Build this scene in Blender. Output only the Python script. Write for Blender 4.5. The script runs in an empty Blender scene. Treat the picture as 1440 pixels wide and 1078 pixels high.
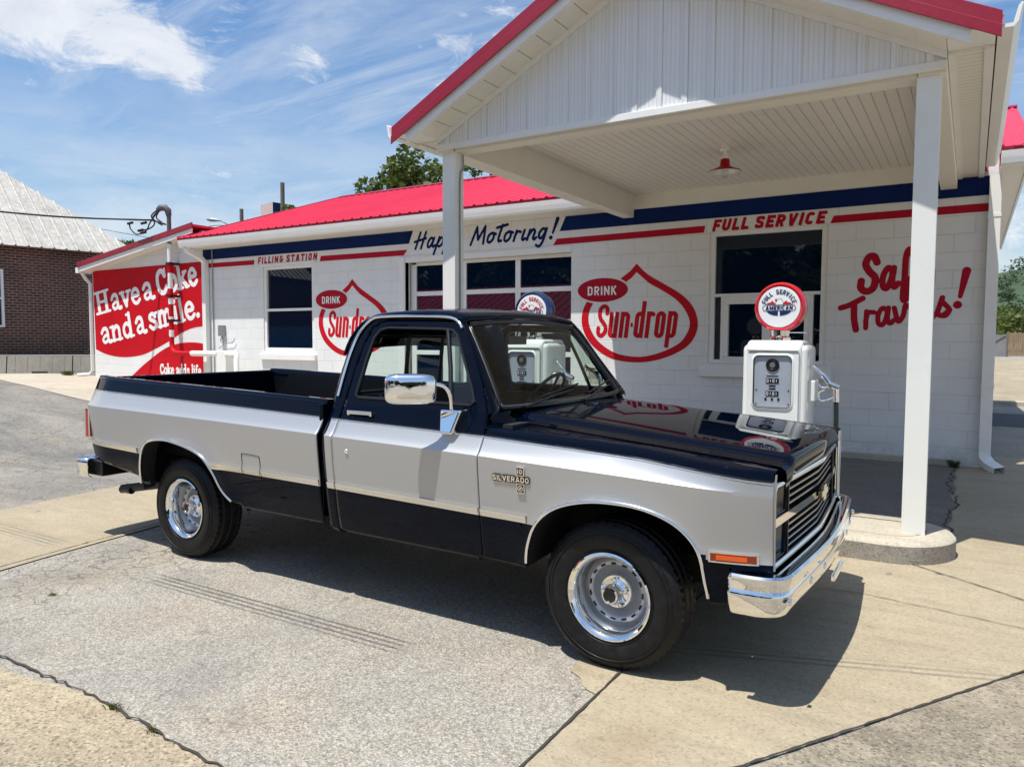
import bpy, math, random
import numpy as np
from mathutils import Vector, Matrix
R = math.radians
random.seed(7); rng = np.random.default_rng(11)
scene = bpy.context.scene
COL = scene.collection

# ---------------------------------------------------------------- camera
cam_d = bpy.data.cameras.new("camera"); cam = bpy.data.objects.new("camera", cam_d); COL.objects.link(cam)
scene.camera = cam
cam_d.sensor_fit = 'HORIZONTAL'; cam_d.sensor_width = 36.0
cam_d.lens = 1042.16 / 1440 * 36.0
cam_d.clip_start = 0.05; cam_d.clip_end = 6000
def look(yaw, pitch, roll, loc):
    cy, sy = math.cos(yaw), math.sin(yaw)
    fw = Vector((-sy*math.cos(pitch), cy*math.cos(pitch), math.sin(pitch)))
    r0 = Vector((cy, sy, 0)); u0 = r0.cross(fw)
    r = math.cos(roll)*r0 + math.sin(roll)*u0; u = -math.sin(roll)*r0 + math.cos(roll)*u0
    m = Matrix((r, u, -fw)).transposed().to_4x4(); m.translation = Vector(loc); return m
cam.matrix_world = look(0.5535, -0.0602, 0.0033, (0, 0, 1.5825))

# ---------------------------------------------------------------- sun, sky
SUN_DIR = Vector((-0.12, -0.32, 1.0)).normalized()          # towards the sun
SUN_EL = math.asin(SUN_DIR.z)
sun_d = bpy.data.lights.new("sun", 'SUN'); sun_d.energy = 5.0; sun_d.angle = R(0.5); sun_d.color = (1.0, 0.975, 0.925)
sun = bpy.data.objects.new("sun", sun_d); COL.objects.link(sun)
sun.rotation_euler = SUN_DIR.to_track_quat('Z', 'Y').to_euler(); sun.location = (0, 0, 30)
world = bpy.data.worlds.new("World"); scene.world = world; world.use_nodes = True
scene.view_settings.view_transform = 'Standard'; scene.view_settings.look = 'None'
scene.view_settings.exposure = 0.35; scene.view_settings.gamma = 1.0; scene.view_settings.use_curve_mapping = False

class NT:
    def __init__(s, tree): s.t = tree; s.n = tree.nodes; s.l = tree.links
    def new(s, typ, props=None, **ins):
        n = s.n.new(typ)
        for k, v in (props or {}).items(): setattr(n, k, v)
        for k, v in ins.items():
            k2 = k.replace('_', ' ')
            sock = None
            if k.startswith('i') and k[1:].isdigit(): sock = n.inputs[int(k[1:])]
            else: sock = n.inputs[k2]
            s.put(sock, v)
        return n
    def put(s, sock, v):
        if hasattr(v, 'is_output') or isinstance(v, bpy.types.NodeSocket): s.l.new(v, sock)
        elif isinstance(v, bpy.types.Node): s.l.new(v.outputs[0], sock)
        else:
            if hasattr(sock, 'default_value'):
                dv = sock.default_value
                if hasattr(dv, '__len__') and len(dv) == 4 and len(v) == 3: v = (*v, 1)
                sock.default_value = v
    def math(s, op, a, b=None, c=None, clamp=False):
        n = s.n.new('ShaderNodeMath'); n.operation = op; n.use_clamp = clamp
        s.put(n.inputs[0], a)
        if b is not None: s.put(n.inputs[1], b)
        if c is not None: s.put(n.inputs[2], c)
        return n.outputs[0]
    def vmath(s, op, a, b=None):
        n = s.n.new('ShaderNodeVectorMath'); n.operation = op; s.put(n.inputs[0], a)
        if b is not None: s.put(n.inputs[1], b)
        return n.outputs['Value'] if op in ('DOT_PRODUCT', 'LENGTH', 'DISTANCE') else n.outputs[0]
    def ramp(s, fac, stops, interp='LINEAR'):
        n = s.n.new('ShaderNodeValToRGB'); n.color_ramp.interpolation = interp; s.put(n.inputs[0], fac)
        e = n.color_ramp.elements
        while len(e) < len(stops): e.new(0.5)
        for i, (p, c) in enumerate(stops):
            e[i].position = p
            e[i].color = (c, c, c, 1) if not hasattr(c, '__len__') else (*c, 1)
        return n.outputs[0]
    def noise(s, vec, scale, detail=4, rough=0.55, dist=0.0):
        n = s.n.new('ShaderNodeTexNoise'); s.put(n.inputs['Vector'], vec); n.inputs['Scale'].default_value = scale
        n.inputs['Detail'].default_value = detail; n.inputs['Roughness'].default_value = rough; n.inputs['Distortion'].default_value = dist
        return n.outputs[0]
    def mix(s, fac, a, b, blend='MIX'):
        n = s.n.new('ShaderNodeMix'); n.data_type = 'RGBA'; n.blend_type = blend
        s.put(n.inputs[0], fac); s.put(n.inputs[6], a); s.put(n.inputs[7], b); return n.outputs[2]
    def mapr(s, v, a, b, c=0.0, d=1.0, clamp=True):
        n = s.n.new('ShaderNodeMapRange'); n.clamp = clamp
        for i, x in enumerate((v, a, b, c, d)): s.put(n.inputs[i], x)
        return n.outputs[0]
    def scalev(s, vec, sc):
        n = s.n.new('ShaderNodeMapping'); s.put(n.inputs['Vector'], vec); n.inputs['Scale'].default_value = sc; return n.outputs[0]

def build_world():
    t = NT(world.node_tree); t.n.clear()
    out = t.n.new('ShaderNodeOutputWorld'); bg = t.n.new('ShaderNodeBackground')
    sky = t.n.new('ShaderNodeTexSky'); sky.sky_type = 'NISHITA'; sky.sun_disc = False
    sky.sun_elevation = SUN_EL; sky.sun_rotation = math.atan2(SUN_DIR.x, SUN_DIR.y)
    sky.air_density = 1.25; sky.dust_density = 1.2; sky.ozone_density = 2.2
    d = t.n.new('ShaderNodeTexCoord').outputs['Generated']
    sep = t.n.new('ShaderNodeSeparateXYZ'); t.put(sep.inputs[0], d)
    z = t.math('ADD', t.math('MAXIMUM', sep.outputs[2], 0.0), 0.10)
    comb = t.n.new('ShaderNodeCombineXYZ')
    t.put(comb.inputs[0], t.math('DIVIDE', sep.outputs[0], z)); t.put(comb.inputs[1], t.math('DIVIDE', sep.outputs[1], z))
    p = comb.outputs[0]
    rot = t.n.new('ShaderNodeMapping'); t.put(rot.inputs[0], p); rot.inputs['Rotation'].default_value = (0, 0, R(28)); rot.inputs['Scale'].default_value = (0.55, 1.5, 1)
    n1 = t.noise(rot.outputs[0], 1.15, 8, 0.62, 0.35)
    rot2 = t.n.new('ShaderNodeMapping'); t.put(rot2.inputs[0], p); rot2.inputs['Rotation'].default_value = (0, 0, R(-35)); rot2.inputs['Scale'].default_value = (0.5, 2.2, 1)
    n2 = t.noise(rot2.outputs[0], 1.6, 7, 0.65, 0.8)
    # soft billows placed where the day's clouds stood (directions in the sky, not pixels)
    def blob(dx, dy, dz, size, amt):
        v = Vector((dx, dy, dz)).normalized()
        dd = t.vmath('DISTANCE', d, tuple(v))
        return t.mapr(dd, size, 0.0, 0.0, amt)
    tot = None
    for b in BLOBS:
        o = blob(*b); tot = o if tot is None else t.math('ADD', tot, o)
    warp = t.noise(t.scalev(d, (6, 6, 9)), 1.6, 9, 0.68, 0.7)
    c1 = t.mapr(t.math('ADD', n1, t.math('MULTIPLY', tot, 0.10)), 0.60, 0.90, 0, 0.5)
    c2 = t.mapr(n2, 0.42, 0.76, 0, 0.62)
    wisp = t.noise(t.scalev(d, (9, 9, 26)), 1.3, 10, 0.66, 1.1)
    c3 = t.mapr(t.math('ADD', t.math('ADD', t.math('MULTIPLY', t.math('SUBTRACT', warp, 0.5), 2.2), t.math('MULTIPLY', t.math('SUBTRACT', wisp, 0.5), 2.6)), tot), 0.50, 1.35, 0, 0.92)
    low = t.mapr(sep.outputs[2], 0.34, 0.05, 0.0, 0.85)
    low2 = t.math('MULTIPLY', low, t.mapr(t.noise(t.scalev(d, (3, 3, 14)), 1.8, 7, 0.6, 0.4), 0.3, 0.62, 0.25, 1.0))
    m = t.math('MAXIMUM', t.math('MAXIMUM', c1, c2), t.math('MAXIMUM', c3, low2), clamp=True)
    cloud = t.mix(t.mapr(warp, 0.3, 0.7), (7.4, 8.0, 8.9), (9.8, 10.0, 10.3))
    skyc = t.mix(1.0, sky.outputs[0], (0.96, 1.24, 1.50), 'MULTIPLY')
    col = t.mix(m, skyc, cloud)
    t.put(bg.inputs[0], col); bg.inputs[1].default_value = 0.077
    t.l.new(bg.outputs[0], out.inputs[0])

# ---------------------------------------------------------------- materials
MATS = {}
def mat(name, base=(0.5, 0.5, 0.5), rough=0.5, metal=0.0, coat=0.0, spec=0.5, fn=None, **kw):
    m = bpy.data.materials.new(name); m.use_nodes = True
    t = NT(m.node_tree); b = m.node_tree.nodes['Principled BSDF']
    b.inputs['Base Color'].default_value = (*base, 1); b.inputs['Roughness'].default_value = rough
    b.inputs['Metallic'].default_value = metal; b.inputs['Coat Weight'].default_value = coat; b.inputs['Coat Roughness'].default_value = 0.02
    b.inputs['Specular IOR Level'].default_value = spec
    for k, v in kw.items(): b.inputs[k.replace('_', ' ')].default_value = v
    if fn: fn(t, b, t.n.new('ShaderNodeNewGeometry').outputs['Position'])
    MATS[name] = m; return m
def bump(t, b, h, strength=0.3, dist=0.01):
    n = t.n.new('ShaderNodeBump'); n.inputs['Strength'].default_value = strength; n.inputs['Distance'].default_value = dist
    t.put(n.inputs['Height'], h); t.l.new(n.outputs[0], b.inputs['Normal'])

def swap(t, P, a, b_, c='Z'):
    s = t.n.new('ShaderNodeSeparateXYZ'); t.put(s.inputs[0], P); k = t.n.new('ShaderNodeCombineXYZ')
    t.put(k.inputs[0], s.outputs[a]); t.put(k.inputs[1], s.outputs[b_]); return k.outputs[0]
def block_tex(t, P, w=0.4458, h=0.2229, mortar=0.006, axis='X'):
    v = swap(t, P, axis, 'Z')
    br = t.n.new('ShaderNodeTexBrick'); t.put(br.inputs['Vector'], v); br.offset = 0.5
    br.inputs['Scale'].default_value = 1.0; br.inputs['Brick Width'].default_value = w; br.inputs['Row Height'].default_value = h
    br.inputs['Mortar Size'].default_value = mortar; br.inputs['Mortar Smooth'].default_value = 0.6; br.inputs['Bias'].default_value = 0
    return br
def paint_block(c1, c2, var=0.06):
    def f(t, b, P):
        br = block_tex(t, P, mortar=0.008)
        n = t.noise(P, 2.0, 5); n2 = t.noise(P, 60, 4)
        col = t.mix(t.mapr(n, 0.3, 0.7, 0, 1), c1, c2)
        jn = t.math('MULTIPLY', br.outputs['Fac'], t.mapr(t.noise(P, 1.3, 3), 0.30, 0.60, 0.22, 0.85))
        dark = t.mix(1.0, col, (0.78, 0.78, 0.78), 'MULTIPLY')
        col = t.mix(t.math('MULTIPLY', jn, 0.75), col, dark)
        s = t.n.new('ShaderNodeSeparateXYZ'); t.put(s.inputs[0], P)
        grime = t.math('MULTIPLY', t.mapr(s.outputs[2], 0.32, 0.0, 0, 1), t.mapr(t.noise(P, 5, 6, 0.7), 0.4, 0.75, 0, 0.7))
        col = t.mix(grime, col, (0.14, 0.13, 0.11))
        t.put(b.inputs['Base Color'], col)
        h = t.math('ADD', t.math('MULTIPLY', jn, -1.0), t.math('MULTIPLY', n2, 0.28))
        bump(t, b, h, 0.7, 0.006)
    return f
mat('block_white', rough=0.62, fn=paint_block((0.76, 0.765, 0.75), (0.70, 0.705, 0.69)))
mat('paint_red', rough=0.6, spec=0.2, fn=paint_block((0.55, 0.002, 0.012), (0.47, 0.002, 0.010)))
mat('paint_crimson', rough=0.6, spec=0.2, fn=paint_block((0.44, 0.002, 0.022), (0.37, 0.002, 0.018)))
mat('paint_navy', rough=0.6, spec=0.12, fn=paint_block((0.0015, 0.017, 0.105), (0.001, 0.014, 0.09)))
mat('paint_white', rough=0.6, fn=paint_block((0.84, 0.84, 0.82), (0.80, 0.80, 0.78)))
def dirty(c, amt=0.12, sc=4.0, bumpsc=None):
    def f(t, b, P):
        n = t.noise(P, sc, 6, 0.65); n2 = t.noise(P, sc*9, 4)
        k = t.math('MULTIPLY', t.mapr(n, 0.42, 0.72, 0, 1), amt)
        col = t.mix(k, c, tuple(x*0.45 for x in c)); col = t.mix(t.math('MULTIPLY', t.mapr(n2, 0.45, 0.7), amt*0.5), col, tuple(x*0.6 for x in c))
        t.put(b.inputs['Base Color'], col)
        if bumpsc: bump(t, b, t.noise(P, bumpsc, 4), 0.25, 0.004)
    return f
mat('white_trim', rough=0.38, fn=dirty((0.80, 0.80, 0.77), 0.10))
mat('white_gloss', rough=0.12, coat=0.6, fn=dirty((0.80, 0.80, 0.75), 0.06))
mat('vinyl_soffit', rough=0.45, fn=dirty((0.78, 0.75, 0.67), 0.10))
def siding(t, b, P):
    s = t.n.new('ShaderNodeSeparateXYZ'); t.put(s.inputs[0], P)
    w = t.math('ABSOLUTE', t.math('SUBTRACT', t.math('FRACT', t.math('MULTIPLY', s.outputs[0], 1/0.0375)), 0.5))
    g = t.mapr(w, 0.40, 0.5, 0, 1)
    st = t.noise(t.scalev(P, (26, 1, 0.9)), 1.0, 5, 0.6)
    col = t.mix(t.math('MULTIPLY', t.mapr(st, 0.45, 0.75), 0.18), (0.77, 0.78, 0.78), (0.45, 0.45, 0.43))
    col = t.mix(t.math('MULTIPLY', g, 0.25), col, (0.4, 0.4, 0.4))
    t.put(b.inputs['Base Color'], col); bump(t, b, t.math('MULTIPLY', g, -1.0), 0.6, 0.004)
mat('siding', rough=0.35, fn=siding)
def beadboard(axis, pitch):
    def f(t, b, P):
        s = t.n.new('ShaderNodeSeparateXYZ'); t.put(s.inputs[0], P)
        w = t.math('ABSOLUTE', t.math('SUBTRACT', t.math('FRACT', t.math('MULTIPLY', s.outputs[axis], 1/pitch)), 0.5))
        g = t.mapr(w, 0.44, 0.49, 0, 1)
        st = t.noise(P, 3.0, 5, 0.6)
        col = t.mix(t.math('MULTIPLY', t.mapr(st, 0.45, 0.75), 0.10), (0.80, 0.77, 0.70), (0.5, 0.47, 0.40))
        col = t.mix(t.math('MULTIPLY', g, 0.6), col, (0.30, 0.28, 0.25))
        t.put(b.inputs['Base Color'], col); bump(t, b, t.math('MULTIPLY', g, -1.0), 0.8, 0.006)
    return f
mat('ceiling_board', rough=0.4, fn=beadboard(0, 0.105))
mat('soffit_board', rough=0.4, fn=beadboard(1, 0.085))
mat('ceiling_wall', rough=0.55, fn=dirty((0.78, 0.745, 0.665), 0.08))
def redmetal(c):
    def f(t, b, P):
        n = t.noise(P, 1.2, 5, 0.6); n2 = t.noise(P, 40, 3)
        col = t.mix(t.mapr(n, 0.35, 0.7, 0, 0.35), c, tuple(min(1, x*1.25+0.02) for x in c))
        t.put(b.inputs['Base Color'], col)
        t.put(b.inputs['Roughness'], t.mapr(n2, 0.3, 0.7, 0.34, 0.46))
    return f
mat('red_roof', rough=0.36, spec=0.6, fn=redmetal((0.56, 0.014, 0.046)))
mat('red_trim', rough=0.34, spec=0.5, fn=redmetal((0.25, 0.003, 0.022)))
def rusty_tin(t, b, P):
    n = t.noise(P, 0.9, 7, 0.7); n2 = t.noise(t.scalev(P, (1, 3, 3)), 3, 6, 0.7); n3 = t.noise(P, 14, 5, 0.7)
    col = t.mix(t.mapr(n2, 0.35, 0.7), (0.54, 0.52, 0.47), (0.33, 0.31, 0.27))
    col = t.mix(t.math('MULTIPLY', t.mapr(n, 0.5, 0.72), 0.55), col, (0.20, 0.16, 0.11))
    col = t.mix(t.math('MULTIPLY', t.mapr(n3, 0.55, 0.75), 0.5), col, (0.24, 0.22, 0.18))
    t.put(b.inputs['Base Color'], col); t.put(b.inputs['Roughness'], 0.55)
mat('tin_roof', metal=0.15, fn=rusty_tin)
def oldbrick(t, b, P):
    s = t.n.new('ShaderNodeSeparateXYZ'); t.put(s.inputs[0], P); k = t.n.new('ShaderNodeCombineXYZ')
    t.put(k.inputs[0], t.math('ADD', s.outputs[0], s.outputs[1])); t.put(k.inputs[1], s.outputs[2])
    br = t.n.new('ShaderNodeTexBrick'); t.put(br.inputs['Vector'], k.outputs[0]); br.offset = 0.5
    br.inputs['Scale'].default_value = 1; br.inputs['Brick Width'].default_value = 0.25; br.inputs['Row Height'].default_value = 0.083
    br.inputs['Mortar Size'].default_value = 0.014; br.inputs['Mortar Smooth'].default_value = 0.2; br.inputs['Bias'].default_value = -0.2
    br.inputs['Color1'].default_value = (0.115, 0.038, 0.027, 1); br.inputs['Color2'].default_value = (0.034, 0.017, 0.017, 1); br.inputs['Mortar'].default_value = (0.26, 0.19, 0.14, 1)
    n = t.noise(P, 0.8, 6, 0.65)
    col = t.mix(t.mapr(n, 0.48, 0.75, 0, 0.55), br.outputs[0], (0.030, 0.022, 0.022))
    soot = t.mapr(s.outputs[2], 1.9, 0.9, 0, 0.7)
    col = t.mix(t.math('MULTIPLY', soot, t.mapr(t.noise(P, 2, 5), 0.3, 0.55)), col, (0.016, 0.014, 0.018))
    t.put(b.inputs['Base Color'], col); bump(t, b, t.math('MULTIPLY', br.outputs['Fac'], -1), 0.5, 0.01)
mat('old_brick', rough=0.8, fn=oldbrick)
mat('dark_glass', base=(0.0015, 0.0085, 0.024), rough=0.015, spec=0.5)
mat('navy_paint', base=(0.0004, 0.0019, 0.0070), rough=0.5, coat=0.85, spec=0.0, Coat_IOR=1.28)
mat('bed_black', base=(0.003, 0.004, 0.006), rough=0.55, spec=0.12)
def silverf(t, b, P):
    n = t.noise(P, 900, 2); t.put(b.inputs['Roughness'], t.mapr(n, 0.3, 0.7, 0.30, 0.42))
mat('silver_paint', base=(0.43, 0.435, 0.44), rough=0.34, metal=0.5, coat=0.5, spec=0.4, fn=silverf)
mat('chrome', base=(0.86, 0.86, 0.85), rough=0.04, metal=1.0)
mat('satin_metal', base=(0.55, 0.56, 0.57), rough=0.28, metal=0.9)
mat('strip_metal', base=(0.80, 0.77, 0.70), rough=0.22, metal=1.0)
mat('wheel_silver', base=(0.47, 0.49, 0.53), rough=0.35, metal=0.5, coat=0.4)
mat('black_trim', base=(0.008, 0.008, 0.009), rough=0.35)
mat('black_matte', base=(0.006, 0.006, 0.007), rough=0.85)
def tyref(t, b, P):
    n = t.noise(P, 25, 5, 0.6); t.put(b.inputs['Base Color'], t.mix(t.mapr(n, 0.45, 0.75), (0.005, 0.005, 0.006), (0.013, 0.0125, 0.012)))
    t.put(b.inputs['Roughness'], t.mapr(n, 0.3, 0.7, 0.42, 0.62))
mat('tyre_rubber', spec=0.3, fn=tyref)
mat('interior_dark', base=(0.020, 0.012, 0.014), rough=0.75)
mat('dash_dark', base=(0.012, 0.018, 0.020), rough=0.5)
mat('amber_lens', base=(0.75, 0.10, 0.004), rough=0.15, coat=0.6)
mat('amber_dark', base=(0.22, 0.02, 0.003), rough=0.2, coat=0.5)
mat('red_lens', base=(0.35, 0.004, 0.008), rough=0.15, coat=0.6)
mat('lamp_glass', base=(0.003, 0.006, 0.014), rough=0.08, spec=0.06)
mat('gold_badge', base=(0.75, 0.62, 0.36), rough=0.15, metal=1.0)
mat('red_enamel', base=(0.36, 0.003, 0.008), rough=0.4, spec=0.2)
mat('red_plastic', base=(0.55, 0.010, 0.022), rough=0.2, coat=0.7)
mat('blue_plastic', base=(0.008, 0.035, 0.13), rough=0.2, coat=0.7)
mat('face_white', base=(0.82, 0.82, 0.80), rough=0.25, coat=0.4)
mat('ink_navy', base=(0.008, 0.02, 0.09), rough=0.4)
mat('ink_red', base=(0.50, 0.012, 0.02), rough=0.4)
mat('ink_black', base=(0.008, 0.008, 0.01), rough=0.4)
mat('ink_white', base=(0.75, 0.75, 0.73), rough=0.4)
mat('dial_silver', base=(0.46, 0.50, 0.56), rough=0.22, metal=0.3, coat=0.6)
mat('hose_green', base=(0.010, 0.022, 0.018), rough=0.45)
mat('grey_metal', base=(0.30, 0.31, 0.32), rough=0.45, metal=0.4, fn=dirty((0.30, 0.31, 0.32), 0.3, 6))
mat('weather_grey', rough=0.6, fn=dirty((0.10, 0.105, 0.115), 0.4, 5))
mat('cable_black', base=(0.010, 0.010, 0.011), rough=0.6)
mat('wood_pole', rough=0.85, fn=dirty((0.15, 0.125, 0.10), 0.5, 3))
mat('wood_fence', rough=0.8, fn=dirty((0.36, 0.25, 0.14), 0.4, 3))
mat('weather_panel', rough=0.8, fn=dirty((0.22, 0.22, 0.22), 0.5, 3))
mat('bark', rough=0.9, fn=dirty((0.10, 0.075, 0.05), 0.5, 6))
def leafm(c1, c2):
    def f(t, b, P):
        n = t.noise(P, 0.9, 3); n2 = t.noise(P, 9, 2)
        col = t.mix(t.mapr(n, 0.35, 0.65), c1, c2); col = t.mix(t.mapr(n2, 0.4, 0.7, 0, 0.5), col, tuple(x*0.55 for x in c1))
        t.put(b.inputs['Base Color'], col); b.inputs['Roughness'].default_value = 0.6
        tr = t.n.new('ShaderNodeBsdfTranslucent'); t.put(tr.inputs[0], t.mix(0.4, col, (0.16, 0.22, 0.02)))
        mx = t.n.new('ShaderNodeMixShader'); mx.inputs[0].default_value = 0.36
        out = [n for n in t.n if n.type == 'OUTPUT_MATERIAL'][0]
        t.l.new(b.outputs[0], mx.inputs[1]); t.l.new(tr.outputs[0], mx.inputs[2]); t.l.new(mx.outputs[0], out.inputs[0])
    return f
mat('leaf_green', fn=leafm((0.060, 0.105, 0.024), (0.11, 0.145, 0.034)))
mat('leaf_dark', fn=leafm((0.030, 0.055, 0.022), (0.045, 0.075, 0.026)))
mat('leaf_light', fn=leafm((0.075, 0.115, 0.022), (0.13, 0.15, 0.035)))
mat('leaf_far', fn=leafm((0.045, 0.080, 0.045), (0.065, 0.10, 0.055)))
mat('grass_blade', fn=leafm((0.11, 0.13, 0.03), (0.16, 0.14, 0.05)))
mat('hill_ground', rough=0.9, fn=dirty((0.045, 0.075, 0.035), 0.4, 0.05))
mat('pink_stucco', rough=0.7, fn=dirty((0.55, 0.42, 0.38), 0.2, 0.5))
def curtain(t, b, P):
    s = t.n.new('ShaderNodeSeparateXYZ'); t.put(s.inputs[0], P)
    w = t.math('FRACT', t.math('MULTIPLY', s.outputs[0], 1/1.6)); w2 = t.math('FRACT', t.math('MULTIPLY', s.outputs[2], 1/1.2))
    g = t.math('MAXIMUM', t.mapr(w, 0.86, 0.9), t.mapr(w2, 0.78, 0.82))
    t.put(b.inputs['Base Color'], t.mix(g, (0.008, 0.025, 0.08), (0.06, 0.07, 0.11)))
mat('blue_glazing', rough=0.6, spec=0.1, fn=curtain)
def clear_glass(name, tint, k=1.0):
    m = bpy.data.materials.new(name); m.use_nodes = True; t = NT(m.node_tree); t.n.clear()
    out = t.n.new('ShaderNodeOutputMaterial'); ge = t.n.new('ShaderNodeNewGeometry')
    c = t.math('ABSOLUTE', t.vmath('DOT_PRODUCT', ge.outputs['Incoming'], ge.outputs['Normal']))
    fr = t.math('ADD', 0.06*k, t.math('MULTIPLY', 0.9, t.math('POWER', t.math('SUBTRACT', 1.0, c, clamp=True), 5.0)), clamp=True)
    tr = t.n.new('ShaderNodeBsdfTransparent'); tr.inputs[0].default_value = (*tint, 1)
    gl = t.n.new('ShaderNodeBsdfGlossy'); gl.inputs['Roughness'].default_value = 0.01
    mx = t.n.new('ShaderNodeMixShader'); t.put(mx.inputs[0], fr)
    t.l.new(tr.outputs[0], mx.inputs[1]); t.l.new(gl.outputs[0], mx.inputs[2]); t.l.new(mx.outputs[0], out.inputs[0]); MATS[name] = m
clear_glass('car_glass', (0.74, 0.84, 0.79)); clear_glass('clear_bulb', (0.9, 0.9, 0.88))

# ---- ground materials
def asphalt(t, b, P):
    n1 = t.noise(P, 0.45, 6, 0.6); n2 = t.noise(P, 3.2, 6, 0.6); n3 = t.noise(P, 210, 3, 0.75); n4 = t.noise(P, 55, 4, 0.7)
    col = t.mix(t.mapr(n1, 0.36, 0.64), (0.240, 0.219, 0.184), (0.310, 0.280, 0.232))
    col = t.mix(t.mapr(n2, 0.45, 0.75, 0, 0.40), col, (0.40, 0.365, 0.30))
    def stones(scale, seed):
        v = t.n.new('ShaderNodeTexVoronoi'); v.inputs['Scale'].default_value = scale; t.put(v.inputs['Vector'], t.vmath('ADD', P, (seed, seed*2, 0)))
        sp = t.n.new('ShaderNodeSeparateColor'); t.put(sp.inputs[0], v.outputs['Color']); return sp.outputs[0]
    k1, k2 = stones(150, 3.1), stones(80, 7.7)
    col = t.mix(t.mapr(k1, 0.62, 0.95, 0, 0.55), col, (0.56, 0.51, 0.43))
    col = t.mix(t.mapr(k1, 0.36, 0.05, 0, 0.62), col, (0.10, 0.092, 0.08))
    col = t.mix(t.mapr(k2, 0.30, 0.02, 0, 0.5), col, (0.12, 0.11, 0.10))
    sx = t.n.new('ShaderNodeSeparateXYZ'); t.put(sx.inputs[0], P)
    col = t.mix(t.mapr(t.noise(P, 1.7, 5, 0.6), 0.45, 0.7, 0, 0.55), col, t.mix(1.0, col, (1.0, 0.90, 0.76), 'MULTIPLY'))
    older = t.math('MULTIPLY', t.mapr(sx.outputs[0], -7.2, -7.8), t.mapr(t.noise(t.scalev(P, (0.35, 1.0, 1)), 0.9, 6, 0.68, 0.8), 0.40, 0.62, 0.18, 0.85))
    col = t.mix(older, col, (0.115, 0.112, 0.105))
    stain = t.math('MULTIPLY', t.mapr(t.noise(P, 0.8, 6, 0.7, 0.6), 0.50, 0.66), 0.34)
    col = t.mix(stain, col, (0.13, 0.125, 0.12))
    oil = t.mapr(t.noise(P, 4.2, 3, 0.5), 0.69, 0.76, 0, 0.6)
    col = t.mix(oil, col, (0.07, 0.066, 0.06))
    # alligator cracks in worn patches
    wp = t.n.new('ShaderNodeVectorMath'); wp.operation = 'ADD'; t.put(wp.inputs[0], P)
    wn = t.n.new('ShaderNodeTexNoise'); t.put(wn.inputs['Vector'], P); wn.inputs['Scale'].default_value = 2.5; wn.inputs['Detail'].default_value = 5
    wv = t.vmath('SCALE', wn.outputs['Color']); wv_node = wv.node; wv_node.inputs['Scale'].default_value = 0.5
    t.put(wp.inputs[1], wv)
    def crack(scale, width):
        v = t.n.new('ShaderNodeTexVoronoi'); v.feature = 'DISTANCE_TO_EDGE'; v.inputs['Scale'].default_value = scale; t.put(v.inputs['Vector'], wp.outputs[0])
        return t.mapr(v.outputs['Distance'], width, 0.0, 0, 1)
    s = t.n.new('ShaderNodeSeparateXYZ'); t.put(s.inputs[0], P)
    zone = t.mapr(s.outputs[0], -3.9, -4.9, 0, 1)
    ck = t.math('MULTIPLY', crack(6.5, 0.05), t.math('MULTIPLY', zone, t.mapr(t.noise(P, 1.3, 4), 0.36, 0.50)))
    ck2 = t.math('MULTIPLY', crack(0.75, 0.0045), t.mapr(t.noise(P, 0.9, 3), 0.48, 0.60, 0, 0.7))
    col = t.mix(t.math('MULTIPLY', t.math('MAXIMUM', ck, ck2), 0.75), col, (0.055, 0.048, 0.04))
    # two tyre scuffs, each a bundle of thin dark lines along X
    def scuff(y0, sl, x0, x1, hw):
        yy = t.math('SUBTRACT', s.outputs[1], t.math('ADD', y0, t.math('MULTIPLY', s.outputs[0], sl)))
        band = t.mapr(t.math('ABSOLUTE', yy), hw, hw*0.7, 0, 1)
        lines = t.mapr(t.math('SINE', t.math('MULTIPLY', yy, 2*math.pi/0.045)), -0.2, 0.7)
        ends = t.math('MULTIPLY', t.mapr(s.outputs[0], x0, x0+0.25), t.mapr(s.outputs[0], x1, x1-0.12))
        return t.math('MULTIPLY', t.math('MULTIPLY', band, lines), t.math('MULTIPLY', ends, t.mapr(n4, 0.3, 0.62, 0.35, 1)))
    sc = scuff(2.90, 0.010, -4.65, -2.36, 0.10)
    col = t.mix(t.math('MULTIPLY', sc, 0.85), col, (0.035, 0.034, 0.033))
    t.put(b.inputs['Base Color'], col)
    t.put(b.inputs['Roughness'], 0.85)
    bump(t, b, t.math('ADD', n3, t.math('MULTIPLY', n4, 0.5)), 0.25, 0.003)
mat('asphalt', spec=0.3, fn=asphalt)
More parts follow.
